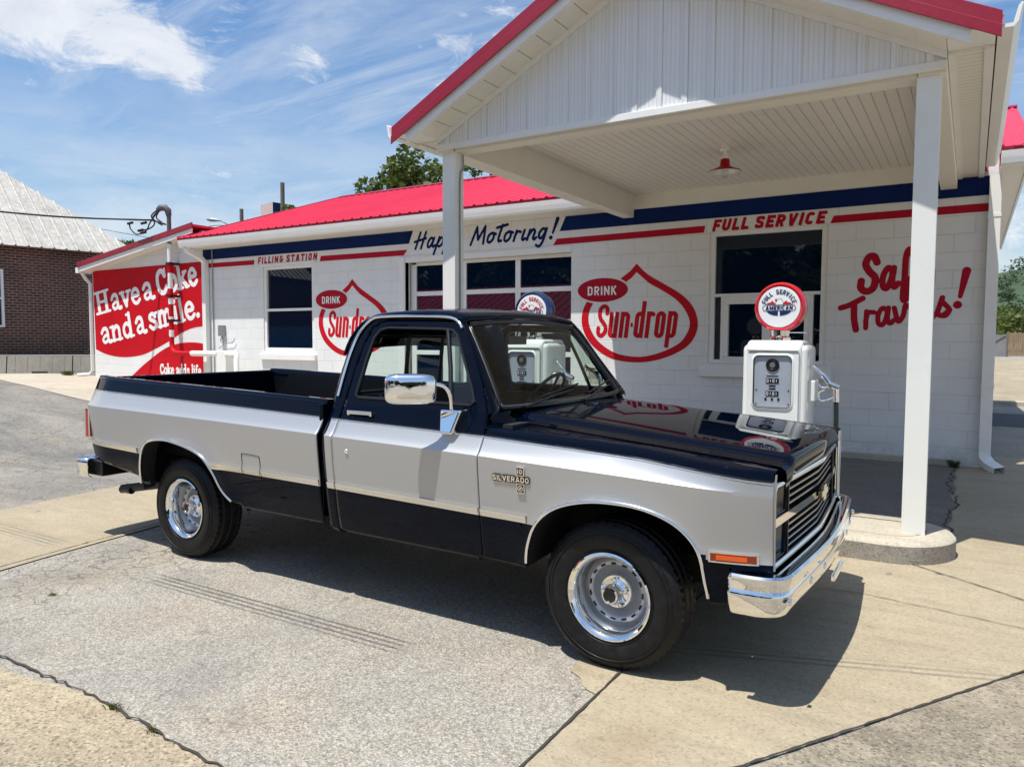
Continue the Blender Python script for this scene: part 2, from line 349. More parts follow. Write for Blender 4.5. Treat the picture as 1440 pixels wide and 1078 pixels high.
def concrete(base, dark, agg=0.3, light=None):
    def f(t, b, P):
        n1 = t.noise(P, 0.55, 6, 0.62); n2 = t.noise(P, 4.0, 6, 0.65); n3 = t.noise(P, 160, 3, 0.7)
        st = t.noise(t.scalev(P, (1.0, 7, 1)), 1.4, 6, 0.6)
        col = t.mix(t.mapr(n1, 0.35, 0.68, 0, 0.8), base, dark)
        col = t.mix(t.mapr(st, 0.46, 0.72, 0, 0.35), col, tuple(x*0.62 for x in dark))
        col = t.mix(t.mapr(n2, 0.5, 0.78, 0, 0.45), col, light or tuple(min(1, x*1.22) for x in base))
        col = t.mix(t.mapr(n3, 0.55, 0.68, 0, agg), col, tuple(x*0.35 for x in dark))
        v = t.n.new('ShaderNodeTexVoronoi'); v.inputs['Scale'].default_value = 95; t.put(v.inputs['Vector'], P); sp = t.n.new('ShaderNodeSeparateColor'); t.put(sp.inputs[0], v.outputs['Color'])
        col = t.mix(t.mapr(sp.outputs[0], 0.30, 0.0, 0, 0.25+agg*0.6), col, tuple(x*0.45 for x in dark)); col = t.mix(t.mapr(sp.outputs[0], 0.72, 1.0, 0, 0.15+agg*0.3), col, tuple(min(1, x*1.5) for x in base))
        s = t.n.new('ShaderNodeSeparateXYZ'); t.put(s.inputs[0], P)
        def scuff(y0, sl, x0, x1, hw, pitch):
            yy = t.math('SUBTRACT', s.outputs[1], t.math('ADD', y0, t.math('MULTIPLY', s.outputs[0], sl)))
            band = t.mapr(t.math('ABSOLUTE', yy), hw, hw*0.6, 0, 1)
            lines = t.mapr(t.math('SINE', t.math('MULTIPLY', yy, 2*math.pi/pitch)), -0.3, 0.7)
            ends = t.math('MULTIPLY', t.mapr(s.outputs[0], x0, x0+0.2), t.mapr(s.outputs[0], x1, x1-0.2))
            return t.math('MULTIPLY', t.math('MULTIPLY', band, lines), t.math('MULTIPLY', ends, t.mapr(n2, 0.3, 0.7, 0.3, 1)))
        sc = t.math('MAXIMUM', scuff(4.04, 0.36, -1.6, 0.3, 0.085, 0.06), scuff(2.99, 0.01, -7.6, -5.8, 0.11, 0.05))
        col = t.mix(t.math('MULTIPLY', sc, 0.62), col, (0.09, 0.085, 0.075))
        rust = t.math('MULTIPLY', t.mapr(t.noise(t.scalev(P, (0.7, 1.3, 1)), 0.9, 6, 0.7, 1.0), 0.54, 0.70), 0.30)
        col = t.mix(rust, col, (0.24, 0.155, 0.08))
        drip = t.mapr(t.noise(P, 5.5, 3, 0.5), 0.70, 0.76, 0, 0.55)
        col = t.mix(drip, col, (0.09, 0.08, 0.065))
        pit = t.mapr(t.noise(P, 22, 4, 0.7), 0.68, 0.73, 0, 0.7)
        col = t.mix(pit, col, tuple(x*0.3 for x in dark))
        t.put(b.inputs['Base Color'], col); t.put(b.inputs['Roughness'], 0.8)
        bump(t, b, t.math('ADD', n3, n2), 0.3, 0.004)
    return f
mat('concrete', spec=0.3, fn=concrete((0.365, 0.303, 0.207), (0.285, 0.236, 0.16), 0.2))
mat('concrete_rough', spec=0.3, fn=concrete((0.41, 0.335, 0.225), (0.22, 0.18, 0.125), 0.75, (0.54, 0.44, 0.29)))
mat('concrete_worn', spec=0.3, fn=concrete((0.31, 0.262, 0.19), (0.12, 0.104, 0.08), 0.7, (0.52, 0.44, 0.31)))
mat('concrete_pale', spec=0.3, fn=concrete((0.47, 0.415, 0.32), (0.36, 0.32, 0.25), 0.2))
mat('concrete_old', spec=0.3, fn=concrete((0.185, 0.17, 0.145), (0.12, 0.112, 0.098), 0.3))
mat('kerb_side', rough=0.9, fn=concrete((0.34, 0.31, 0.26), (0.22, 0.2, 0.17), 0.6))
mat('shade_band_asphalt', rough=0.85, fn=dirty((0.06, 0.062, 0.068), 0.3, 2, 60))  # asphalt darkened to hold the painted shadow band
mat('joint_dark', rough=0.9, fn=dirty((0.045, 0.038, 0.03), 0.5, 12))
mat('paint_white_flat', rough=0.7, fn=dirty((0.72, 0.71, 0.67), 0.3, 3))
mat('barrier_groove', rough=0.9, fn=dirty((0.22, 0.205, 0.17), 0.3, 3))
mat('barrier_concrete', rough=0.85, fn=concrete((0.33, 0.31, 0.26), (0.22, 0.205, 0.17), 0.4))
# clouds: (direction x, y, z, angular size, amount)
BLOBS = [(-.853, .399, .337, .10, 1.0), (-.826, .442, .355, .085, 1.0), (-.802, .491, .345, .08, 1.0), (-.79, .524, .318, .06, .95), (-.781, .545, .303, .055, .95), (-.88, .36, .36, .10, 1.0),
         (-.705, .624, .337, .045, .95), (-.682, .652, .327, .04, .9), (-.745, .565, .345, .04, .7), (-.50, .773, .391, .09, .95), (-.563, .744, .361, .06, .7), (-.862, .457, .20, .10, .5), (-.788, .585, .16, .12, .75), (.041, .989, .139, .16, .95), (.3, .9, .2, .25, .9)]
build_world()
# ---------------------------------------------------------------- mesh helpers
def link(o, parent=None):
    COL.objects.link(o)
    if parent is not None:
        o.parent = parent
        if parent.name in INV: o.matrix_parent_inverse = INV[parent.name]      # parts written in world coordinates
    return o
INV = {}
def site(name, loc):
    """a thing whose parts are written in world coordinates"""
    o = empty(name, loc); INV[o.name] = Matrix.Translation(-Vector(loc)); return o
def empty(name, loc=(0, 0, 0), rz=0.0):
    o = bpy.data.objects.new(name, None); o.location = loc; o.rotation_euler = (0, 0, rz); o.empty_display_size = 0.2
    return link(o)
def tag(o, label=None, cat=None, group=None, kind=None):
    if label: o['label'] = label
    if cat: o['category'] = cat
    if group: o['group'] = group
    if kind: o['kind'] = kind
    return o
def copy_tree(o, parent=None):
    c = o.copy(); COL.objects.link(c)
    if parent is not None: c.parent = parent
    for ch in list(o.children): copy_tree(ch, c)
    return c
class MB:
    def __init__(s): s.v = []; s.f = []; s.m = []
    def add(s, vs, fs, mi=0):
        b = len(s.v); s.v.extend([tuple(map(float, v)) for v in vs])
        s.f.extend([tuple(b+i for i in f) for f in fs]); s.m.extend([mi]*len(fs)); return s
    def box(s, x0, x1, y0, y1, z0, z1, mi=0):
        v = [(x0, y0, z0), (x1, y0, z0), (x1, y1, z0), (x0, y1, z0), (x0, y0, z1), (x1, y0, z1), (x1, y1, z1), (x0, y1, z1)]
        return s.add(v, [(0, 3, 2, 1), (4, 5, 6, 7), (0, 1, 5, 4), (1, 2, 6, 5), (2, 3, 7, 6), (3, 0, 4, 7)], mi)
    def hexa(s, v, mi=0):
        return s.add(v, [(0, 3, 2, 1), (4, 5, 6, 7), (0, 1, 5, 4), (1, 2, 6, 5), (2, 3, 7, 6), (3, 0, 4, 7)], mi)
    def tube(s, pts, r, n=8, mi=0, caps=True, closed=False):
        pts = [Vector(p) for p in pts]; k = len(pts); vs = []; up0 = None
        for i, p in enumerate(pts):
            a = pts[(i-1) % k] if (closed or i > 0) else p; b = pts[(i+1) % k] if (closed or i < k-1) else p
            t = (b-a).normalized()
            if up0 is None: up0 = Vector((0, 0, 1)) if abs(t.z) < 0.9 else Vector((0, 1, 0))
            x = t.cross(up0).normalized(); y = x.cross(t); up0 = y
            rr = r[i] if hasattr(r, '__len__') else r
            vs += [p+rr*(math.cos(2*math.pi*j/n)*x+math.sin(2*math.pi*j/n)*y) for j in range(n)]
        fs = []
        for i in range(k if closed else k-1):
            for j in range(n):
                a = i*n+j; b = i*n+(j+1) % n; c = ((i+1) % k)*n+(j+1) % n; d = ((i+1) % k)*n+j
                fs.append((a, b, c, d))
        if caps and not closed: fs += [tuple(range(n-1, -1, -1)), tuple(range((k-1)*n, k*n))]
        return s.add(vs, fs, mi)
    def lathe(s, prof, n=32, axis='Z', c=(0, 0, 0), mi=0, mis=None, closed=False):
        """prof: list of (radius, height along axis)"""
        vs = []
        for r, h in prof:
            for j in range(n):
                a = 2*math.pi*j/n; p, q = r*math.cos(a), r*math.sin(a)
                if axis == 'Z': vs.append((c[0]+p, c[1]+q, c[2]+h))
                elif axis == 'Y': vs.append((c[0]+p, c[1]+h, c[2]+q))
                else: vs.append((c[0]+h, c[1]+p, c[2]+q))
        K = len(prof)
        for i in range(K if closed else K-1):
            i2 = (i+1) % K
            fs = [(i*n+j, i*n+(j+1) % n, i2*n+(j+1) % n, i2*n+j) for j in range(n)]
            if axis == 'Y': fs = [f[::-1] for f in fs]
            if i == 0: b = len(s.v); s.v.extend([tuple(map(float, v)) for v in vs])
            s.f.extend([tuple(b+q for q in f) for f in fs]); s.m.extend([mis[i] if mis else mi]*len(fs))
        return s
    def grid(s, P, mi=0, flip=False):
        """P[i][j] -> 3d points"""
        a = len(P); b = len(P[0]); vs = [p for row in P for p in row]
        fs = []
        for i in range(a-1):
            for j in range(b-1):
                f = (i*b+j, i*b+j+1, (i+1)*b+j+1, (i+1)*b+j); fs.append(f[::-1] if flip else f)
        return s.add(vs, fs, mi)
    def prism(s, poly, a0, a1, axis='Y', mi=0):
        """poly: 2d points; axis Y -> (x,z), X -> (y,z), Z -> (x,y)"""
        def P(p, h): return (p[0], h, p[1]) if axis == 'Y' else ((h, p[0], p[1]) if axis == 'X' else (p[0], p[1], h))
        n = len(poly); ar = sum(poly[i][0]*poly[(i+1) % n][1]-poly[(i+1) % n][0]*poly[i][1] for i in range(n))
        vs = [P(p, a0) for p in poly]+[P(p, a1) for p in poly]
        fs = [tuple(range(n)), tuple(range(2*n-1, n-1, -1))]+[(i+n, (i+1) % n+n, (i+1) % n, i) for i in range(n)]
        ccw = ar > 0
        out = ccw if axis == 'Y' else not ccw
        if not out: fs = [f[::-1] for f in fs]
        if a0 > a1: fs = [f[::-1] for f in fs]
        return s.add(vs, fs, mi)
    def build(s, name, mats, parent=None, smooth=None, bevel=None, solid=None, seg=2, fix=False):
        me = bpy.data.meshes.new(name); me.from_pydata(s.v, [], s.f)
        for m in (mats if isinstance(mats, (list, tuple)) else [mats]): me.materials.append(MATS[m])
        if any(s.m): me.polygons.foreach_set('material_index', s.m)
        if fix:
            import bmesh
            bm = bmesh.new(); bm.from_mesh(me); bmesh.ops.remove_doubles(bm, verts=bm.verts, dist=1e-5); bmesh.ops.recalc_face_normals(bm, faces=bm.faces); bm.to_mesh(me); bm.free()
        me.update()
        if smooth is not None:
            me.polygons.foreach_set('use_smooth', [True]*len(me.polygons)); me.set_sharp_from_angle(angle=R(smooth))
        o = bpy.data.objects.new(name, me); link(o, parent)
        if solid:
            md = o.modifiers.new('thickness', 'SOLIDIFY'); md.thickness = solid; md.offset = -1; md.use_even_offset = False
        if bevel:
            md = o.modifiers.new('bevel', 'BEVEL'); md.width = bevel; md.segments = seg; md.limit_method = 'ANGLE'; md.angle_limit = R(40)
            if smooth is None:
                me.polygons.foreach_set('use_smooth', [True]*len(me.polygons)); me.set_sharp_from_angle(angle=R(35)); md.harden_normals = True
        return o
def msq(F, xs, ys, merge=False):
    """marching squares on a rectilinear grid; F[j,i] > 0 is inside. returns 2d verts, polys"""
    H, W = F.shape; vid = {}; V = []; P = []
    ins = F > 0
    def corner(i, j):
        k = (0, i, j)
        if k not in vid: vid[k] = len(V); V.append((xs[i], ys[j]))
        return vid[k]
    def ex(i, j):
        k = (1, i, j)
        if k not in vid:
            a, b = F[j, i], F[j, i+1]; t = min(.999, max(.001, a/(a-b))); vid[k] = len(V); V.append((xs[i]+t*(xs[i+1]-xs[i]), ys[j]))
        return vid[k]
    def ey(i, j):
        k = (2, i, j)
        if k not in vid:
            a, b = F[j, i], F[j+1, i]; t = min(.999, max(.001, a/(a-b))); vid[k] = len(V); V.append((xs[i], ys[j]+t*(ys[j+1]-ys[j])))
        return vid[k]
    cnt = ins[:-1, :-1].astype(int)+ins[1:, :-1]+ins[:-1, 1:]+ins[1:, 1:]
    for j in range(H-1):
        i = 0; row = cnt[j]
        while i < W-1:
            c = row[i]
            if c == 0: i += 1; continue
            if c == 4:
                i2 = i
                if merge:
                    while i2+1 < W-1 and row[i2+1] == 4: i2 += 1
                P.append((corner(i, j), corner(i2+1, j), corner(i2+1, j+1), corner(i, j+1))); i = i2+1; continue
            pl = []
            cs = [(i, j), (i+1, j), (i+1, j+1), (i, j+1)]
            for k in range(4):
                a = cs[k]; b = cs[(k+1) % 4]; ia = ins[a[1], a[0]]; ib = ins[b[1], b[0]]
                if ia: pl.append(corner(*a))
                if ia != ib:
                    pl.append(ex(min(a[0], b[0]), a[1]) if k in (0, 2) else ey(a[0], min(a[1], b[1])))
            if len(pl) >= 3: P.append(tuple(pl))
            i += 1
    return V, P
def psdf(poly, X, Y):
    """signed distance to a closed polygon, positive inside"""
    poly = np.asarray(poly, float); d = np.full(X.shape, 1e9); ins = np.zeros(X.shape, bool); n = len(poly)
    for i in range(n):
        ax, ay = poly[i]; bx, by = poly[(i+1) % n]; ex, ey = bx-ax, by-ay
        L = ex*ex+ey*ey+1e-12; t = np.clip(((X-ax)*ex+(Y-ay)*ey)/L, 0, 1)
        d = np.minimum(d, (X-ax-t*ex)**2+(Y-ay-t*ey)**2)
        c = ((ay > Y) != (by > Y)); xi = ax+(Y-ay)*ex/(ey if abs(ey) > 1e-12 else 1e-12); ins ^= c & (X < xi)
    d = np.sqrt(d); return np.where(ins, d, -d)
def spline(pts, n=8, closed=False):
    pts = [np.array(p, float) for p in pts]; N = len(pts); out = []
    for i in range(N if closed else N-1):
        p0 = pts[(i-1) % N] if (closed or i > 0) else pts[0]*2-pts[1]
        p1 = pts[i]; p2 = pts[(i+1) % N]
        p3 = pts[(i+2) % N] if (closed or i < N-2) else p2*2-p1
        for k in range(n):
            t = k/n; out.append(0.5*((2*p1)+(-p0+p2)*t+(2*p0-5*p1+4*p2-p3)*t*t+(-p0+3*p1-3*p2+p3)*t**3))
    if not closed: out.append(pts[-1])
    return [tuple(o) for o in out]
# ---------------------------------------------------------------- lettering: strokes -> distance field -> flat mesh
def stad(L, B, Rr, T, a0, a1, k=1.15):
    rx = (Rr-L)/2; ry = min(rx*k, (T-B)/2); cx = (L+Rr)/2; n = max(6, int(abs(a1-a0)/15)); o = []
    for i in range(n+1):
        a = R(a0+(a1-a0)*i/n); s = math.sin(a)
        o.append((cx+rx*math.cos(a), (T-ry)+ry*s if s >= -1e-6 else (B+ry)+ry*s))
    return o
def caps(ch, w, s):
    L, Q, B, T = s/2, w-s/2, s/2, 1-s/2; c = w/2
    if ch == 'A': return [[(L*1.0, 0), (c-s*.12, 1)], [(w-L*1.0, 0), (c+s*.12, 1)], [(w*.22, .28), (w*.78, .28)]]
    if ch == 'C': return [stad(L, B, Q, T, 38, 322)]
    if ch == 'D': return [[(L, 0), (L, 1)], [(L, T), (c, T)]+stad(L, B, Q, T, 60, -60)+[(c, B), (L, B)]]
    if ch == 'E': return [[(L, 0), (L, 1)], [(L, T), (w, T)], [(L, .5), (w*.88, .5)], [(L, B), (w, B)]]
    if ch == 'F': return [[(L, 0), (L, 1)], [(L, T), (w, T)], [(L, .48), (w*.88, .48)]]
    if ch == 'G': return [stad(L, B, Q, T, 38, 330)+[(Q, .46)], [(c, .46), (w, .46)]]
    if ch == 'I': return [[(L, 0), (L, 1)]]
    if ch == 'K': return [[(L, 0), (L, 1)], [(L, .40), (w-L, 1)], [(w*.40, .55), (w-L*.8, 0)]]
    if ch == 'L': return [[(L, 0), (L, 1)], [(L, B), (w, B)]]
    if ch == 'M': return [[(L, 0), (L, 1)], [(Q, 0), (Q, 1)], [(L, 1-s*.3), (c, .18)], [(Q, 1-s*.3), (c, .18)]]
    if ch == 'N': return [[(L, 0), (L, 1)], [(Q, 0), (Q, 1)], [(L, 1-s*.3), (Q, s*.3)]]
    if ch in 'O0': return [stad(L, B, Q, T, 0, 180)+stad(L, B, Q, T, 180, 360)+[(Q, T-(Q-L)/2*1.1)]]
    if ch == 'R': return [[(L, 0), (L, 1)], [(L, T), (c, T)]+stad(L, .46, Q, T, 60, -60)+[(c, .46), (L, .46)], [(c, .46), (w-L, 0)]]
    if ch == 'S': return [spline([(Q, .76), (w*.72, T*.985), (c, T), (w*.24, T*.97), (L, .76), (w*.28, .57), (w*.72, .43), (Q, .25), (w*.76, B*1.15), (c, B), (w*.26, B*1.15), (L, .25)], 5)]
    if ch == 'T': return [[(c, 0), (c, 1)], [(0, T), (w, T)]]
    if ch == 'U': return [[(L, 1), (L, .4)]+stad(L, B, Q, T, 180, 360)+[(Q, 1)]]
    if ch == 'V': return [[(L, 1), (c, 0)], [(w-L, 1), (c, 0)]]
    if ch == '1': return [[(c, 0), (c, 1)]]
    return []
CW = dict(A=1.12, M=1.35, I=0, L=.85, F=.88, E=.9, T=.98, N=1.08, V=1.08, K=1.05)
def layout_caps(text, w, s, gap, space=None):
    out = []; x = 0
    for ch in text:
        if ch == ' ': x += space or w*.6; continue
        cw = s if ch in 'I1' else w*CW.get(ch, 1.0)
        for st in caps(ch, cw, s): out.append(([(px+x, py) for px, py in st], s, False))
        x += cw+gap
    return out, x-gap
def place(strokes, o, sc, shear=0.0, rot=0.0, xs=1.0):
    c, s = math.cos(rot), math.sin(rot); res = []
    for pts, w, rnd in strokes:
        q = []
        for x, y in pts:
            x = x*xs+y*shear; q.append((o[0]+sc*(c*x-s*y), o[1]+sc*(s*x+c*y)))
        res.append((q, [k*sc for k in w] if hasattr(w, '__len__') else w*sc, rnd))
    return res
def sdf_strokes(strokes, X, Y, grow=0.0):
    F = np.full(X.shape, -1e3); xs = X[0]; ys = Y[:, 0]
    for pts, w, rnd in strokes:
        wl = list(w) if hasattr(w, '__len__') else [w]*len(pts); hm = max(wl)/2+grow
        P = np.array(pts); x0, y0 = P.min(0)-hm*1.6-.002; x1, y1 = P.max(0)+hm*1.6+.002
        i0, i1 = np.searchsorted(xs, [x0, x1]); j0, j1 = np.searchsorted(ys, [y0, y1])
        i0 = max(0, i0-2); j0 = max(0, j0-2); i1 = min(len(xs), i1+2); j1 = min(len(ys), j1+2)
        if i1 <= i0 or j1 <= j0: continue
        x = X[j0:j1, i0:i1]; y = Y[j0:j1, i0:i1]; f = np.full(x.shape, -1e3)
        for k in range(len(pts)-1):
            a, b = P[k], P[k+1]; e = b-a; L = math.hypot(*e)
            if L < 1e-9: continue
            e = e/L; al = (x-a[0])*e[0]+(y-a[1])*e[1]; pe = np.abs((x-a[0])*(-e[1])+(y-a[1])*e[0])
            t = np.clip(al/L, 0, 1); hw = (wl[k]*(1-t)+wl[k+1]*t)/2+grow
            if rnd: d = hw-np.hypot(al-t*L, pe)
            else: d = np.minimum(hw-pe, np.minimum(al+grow, L-al+grow))
            f = np.maximum(f, d)
            if not rnd and k > 0: f = np.maximum(f, wl[k]/2+grow-np.hypot(x-a[0], y-a[1]))
        F[j0:j1, i0:i1] = np.maximum(F[j0:j1, i0:i1], f)
    return F
def bounds(strokes, pad):
    P = np.array([p for s in strokes for p in s[0]]); hw = max(max(s[1]) if hasattr(s[1], '__len__') else s[1] for s in strokes)
    return P[:, 0].min()-hw-pad, P[:, 0].max()+hw+pad, P[:, 1].min()-hw-pad, P[:, 1].max()+hw+pad
def field_mesh(fn, bb, cell, to3d, name, mt, parent, merge=True, smooth=None):
    nx = int((bb[1]-bb[0])/cell)+2; ny = int((bb[3]-bb[2])/cell)+2
    xs = bb[0]+cell*np.arange(nx); ys = bb[2]+cell*np.arange(ny); X, Y = np.meshgrid(xs, ys)
    V, P = msq(fn(X, Y), xs, ys, merge)
    if not P: return None
    return MB().add([to3d(x, y) for x, y in V], P).build(name, mt, parent, smooth=smooth)
def text_mesh(strokes, cell, to3d, name, mt, parent, clip=None, grow=0.0, merge=True, smooth=None):
    def fn(X, Y):
        F = sdf_strokes(strokes, X, Y, grow)
        return np.minimum(F, clip(X, Y)) if clip else F
    return field_mesh(fn, bounds(strokes, 3*cell+grow), cell, to3d, name, mt, parent, merge, smooth)

# slab serif lower case (mural) ; brush script ; condensed bottle lettering
def slab(ch):
    s = .19; f = .085
    def ser(x, y, h=.15): return ([(x-h, y), (x+h, y)], f*1.3, True)
    if ch == 'H': return [([(.2, .06), (.2, .98)], s*1.15, False), ([(.66, .06), (.66, .98)], s*1.15, False), ([(.2, .52), (.66, .52)], .12, False), ser(.2, .055, .19), ser(.66, .055, .19), ser(.2, .95, .19), ser(.66, .95, .19)], .92
    if ch == 'C': return [(spline([(.64, .72), (.55, .88), (.40, .92), (.22, .8), (.16, .5), (.24, .18), (.42, .07), (.58, .13), (.68, .28)], 6), [.2]*20+[s]*60, True), ([(.68, .68), (.68, .97)], f*1.2, True)], .78
    if ch == 'a': return [(spline([(.10, .50), (.22, .64), (.38, .62), (.43, .45), (.43, .15), (.50, .05), (.60, .06)], 6), s*.9, True), (spline([(.42, .36), (.25, .33), (.13, .2), (.2, .07), (.34, .09), (.43, .2)], 6), s*.75, True)], .62
    if ch == 'v': return [([(.12, .62), (.31, .07)], s, True), ([(.50, .62), (.31, .07)], s*.8, True), ser(.12, .64, .12), ser(.5, .64, .12)], .60
    if ch == 'e': return [(spline([(.12, .36), (.46, .38), (.42, .57), (.29, .64), (.15, .54), (.10, .33), (.18, .11), (.34, .05), (.50, .16)], 6), s*.85, True)], .58
    if ch == 'o': return [(spline([(.32, .62), (.13, .5), (.13, .2), (.32, .06), (.51, .2), (.51, .5)], 6, True)+[(.32, .62)], s*.95, True)], .64
    if ch == 'k': return [([(.14, .06), (.14, 1.0)], s, True), ([(.18, .30), (.48, .60)], s*.7, True), ([(.28, .38), (.52, .07)], s, True), ser(.14, .055), ser(.54, .055, .1), ser(.47, .63, .1), ser(.07, .98, .07)], .64
    if ch == 'n': return [([(.14, .06), (.14, .62)], s, True), (spline([(.15, .45), (.32, .62), (.46, .52), (.47, .3), (.47, .06)], 6), s*.95, True), ser(.14, .055, .13), ser(.47, .055, .12), ser(.07, .63, .07)], .64
    if ch == 'm': return [([(.14, .06), (.14, .62)], s, True), (spline([(.15, .45), (.29, .62), (.41, .52), (.42, .3), (.42, .06)], 6), s*.9, True), (spline([(.43, .45), (.57, .62), (.69, .52), (.70, .3), (.70, .06)], 6), s*.9, True), ser(.14, .055, .11), ser(.42, .055, .1), ser(.7, .055, .11), ser(.07, .63, .07)], .88
    if ch == 'd': return [([(.46, .06), (.46, 1.0)], s, True), (spline([(.44, .5), (.28, .62), (.12, .48), (.12, .2), (.27, .06), (.44, .2)], 6), s*.9, True), ser(.53, .055, .08), ser(.39, .98, .07)], .64
    if ch == 's': return [(spline([(.44, .5), (.32, .63), (.16, .58), (.15, .45), (.32, .35), (.45, .24), (.40, .09), (.25, .05), (.10, .17)], 6), s*.85, True), ([(.46, .48), (.46, .64)], f, True)], .55
    if ch == 'i': return [([(.16, .06), (.16, .62)], s, True), ([(.16, .86), (.161, .86)], s*1.1, True), ser(.16, .055, .14), ser(.09, .63, .07)], .33
    if ch == 'l': return [([(.16, .06), (.16, 1.0)], s, True), ser(.16, .055, .14), ser(.09, .98, .07)], .33
    if ch == 'f': return [(spline([(.42, .86), (.32, .97), (.19, .88), (.18, .6), (.18, .06)], 6), s*.9, True), ser(.18, .055, .14), ([(.05, .60), (.38, .60)], .1, True)], .44
    if ch == '.': return [([(.12, .10), (.121, .10)], .22, True)], .28
    return [], .34
def script(ch):
    w = .165
    S = lambda p, ww=w: (spline(p, 6), ww, True)
    Ln = lambda p, ww=w: (p, ww, True)
    if ch == 'H': return [Ln([(.08, -.02), (.30, 1.0)]), Ln([(.50, -.02), (.72, 1.0)]), Ln([(-.06, .42), (.78, .60)], .16)], .86
    if ch == 'a': return [S([(.46, .50), (.30, .60), (.12, .38), (.10, .10), (.24, .02), (.40, .24), (.50, .56)]), S([(.52, .58), (.44, .18), (.52, .03), (.66, .12)])], .66
    if ch == 'p': return [Ln([(.22, .60), (-.04, -.44)]), S([(.14, .22), (.32, .54), (.50, .52), (.50, .22), (.32, .03), (.12, .10)])], .62
    if ch == 'y': return [S([(.16, .58), (.10, .18), (.22, .03), (.40, .20), (.56, .58)]), S([(.56, .58), (.42, -.10), (.22, -.42), (.02, -.34)])], .64
    if ch == 'M': return [Ln([(-.02, -.04), (.26, 1.0), (.44, .24), (.82, 1.02), (.84, -.02)])], .98
    if ch == 'o': return [S([(.34, .58), (.14, .44), (.10, .14), (.24, .02), (.44, .18), (.48, .46), (.34, .58), (.60, .50)])], .60
    if ch == 't': return [S([(.34, 1.0), (.20, .34), (.22, .06), (.40, .08)]), Ln([(-.02, .86), (.66, 1.0)], .17)], .46
    if ch == 'r': return [Ln([(.20, .58), (.10, .0)]), S([(.12, .22), (.26, .52), (.48, .50)])], .48
    if ch == 'i': return [S([(.20, .58), (.12, .16), (.18, .02), (.32, .10)])], .34
    if ch == 'n': return [Ln([(.18, .56), (.08, .0)]), S([(.10, .20), (.34, .56), (.50, .46), (.44, .12), (.52, .0), (.64, .10)])], .66
    if ch == 'g': return [S([(.46, .50), (.30, .58), (.12, .38), (.12, .12), (.26, .04), (.42, .26), (.50, .56)]), S([(.52, .58), (.40, -.14), (.22, -.42), (.02, -.34)])], .62
    if ch == '!': return [([(.44, 1.04), (.22, .30)], [.23, .12], True), ([(.13, .06), (.131, .06)], .23, True)], .5
    if ch == 'S': return [S([(.66, .80), (.56, .98), (.36, .98), (.24, .78), (.38, .56), (.58, .36), (.50, .08), (.24, .0), (.04, .12), (.06, .32)], .20)], .74
    if ch == 'f': return [S([(.50, .90), (.40, 1.04), (.28, .84), (.22, .3), (.14, -.30), (.24, -.36), (.32, -.1), (.26, .14), (.46, .22)])], .46
    if ch == 'e': return [S([(.06, .26), (.36, .42), (.34, .58), (.16, .52), (.08, .20), (.22, .02), (.46, .16)])], .48
    if ch == 'T': return [S([(-.12, .86), (.2, .90), (.74, 1.06)], .20), S([(.40, .94), (.34, .4), (.36, .0)], .22)], .62
    if ch == 'v': return [S([(.06, .54), (.14, .06), (.34, .22), (.46, .56), (.58, .48)])], .56
    if ch == 'l': return [S([(.08, .18), (.34, .72), (.34, 1.0), (.20, .84), (.14, .16), (.26, .0), (.42, .12)])], .42
    if ch == 's': return [S([(.02, .10), (.26, .60), (.24, .50), (.44, .20), (.30, .0), (.08, .06), (.20, .02), (.46, .16)])], .50
    return [], .4
def layout(fn, text, gap=0.0):
    out = []; x = 0
    for ch in text:
        st, w = fn(ch)
        for pts, ww, r in st: out.append(([(px+x, py) for px, py in pts], ww, r))
        x += w+gap
    return out, x
def terrain(x, y):
    def ss(t): t = min(1, max(0, t)); return t*t*(3-2*t)
    return 0.56*ss((-8.5-x)/9.0)*ss((y-2.0)/6.0) + 0.018*max(0.0, y-22.0)*ss((x+14)/6.0)
# ================================================================ GROUND
def patch(name, fn, bb, cell, mt, dz, merge=False):
    nx = int((bb[1]-bb[0])/cell)+2; ny = int((bb[3]-bb[2])/cell)+2
    xs = bb[0]+cell*np.arange(nx); ys = bb[2]+cell*np.arange(ny); X, Y = np.meshgrid(xs, ys)
    V, P = msq(fn(X, Y), xs, ys, merge)
    o = MB().add([(x, y, terrain(x, y)+dz) for x, y in V], P).build(name, mt, smooth=30)
    return tag(o, kind='structure')
def wob(X, Y, a=0.02, k=3.0): return a*(np.sin(X*k+1.3*np.sin(Y*k*.7))+np.sin(Y*k*1.31+2.0*np.sin(X*k*.55))+.6*np.sin(7.1*X+3.3*Y))
gx = np.concatenate([np.array([-900, -400, -200, -120, -80, -60]), np.arange(-45, 12, 0.5), np.array([14, 18, 24, 32, 45, 70, 120, 220, 450, 900])])
gy = np.concatenate([np.array([-300, -120, -60, -30, -15]), np.arange(-6, 30, 0.5), np.array([32, 36, 42, 50, 60, 75, 100, 150, 250, 450, 900, 1500])])
g = MB().grid([[(x, y, terrain(x, min(y, 60))) for y in gy] for x in gx], flip=True)
tag(g.build('asphalt_ground', 'asphalt', smooth=30), kind='structure')
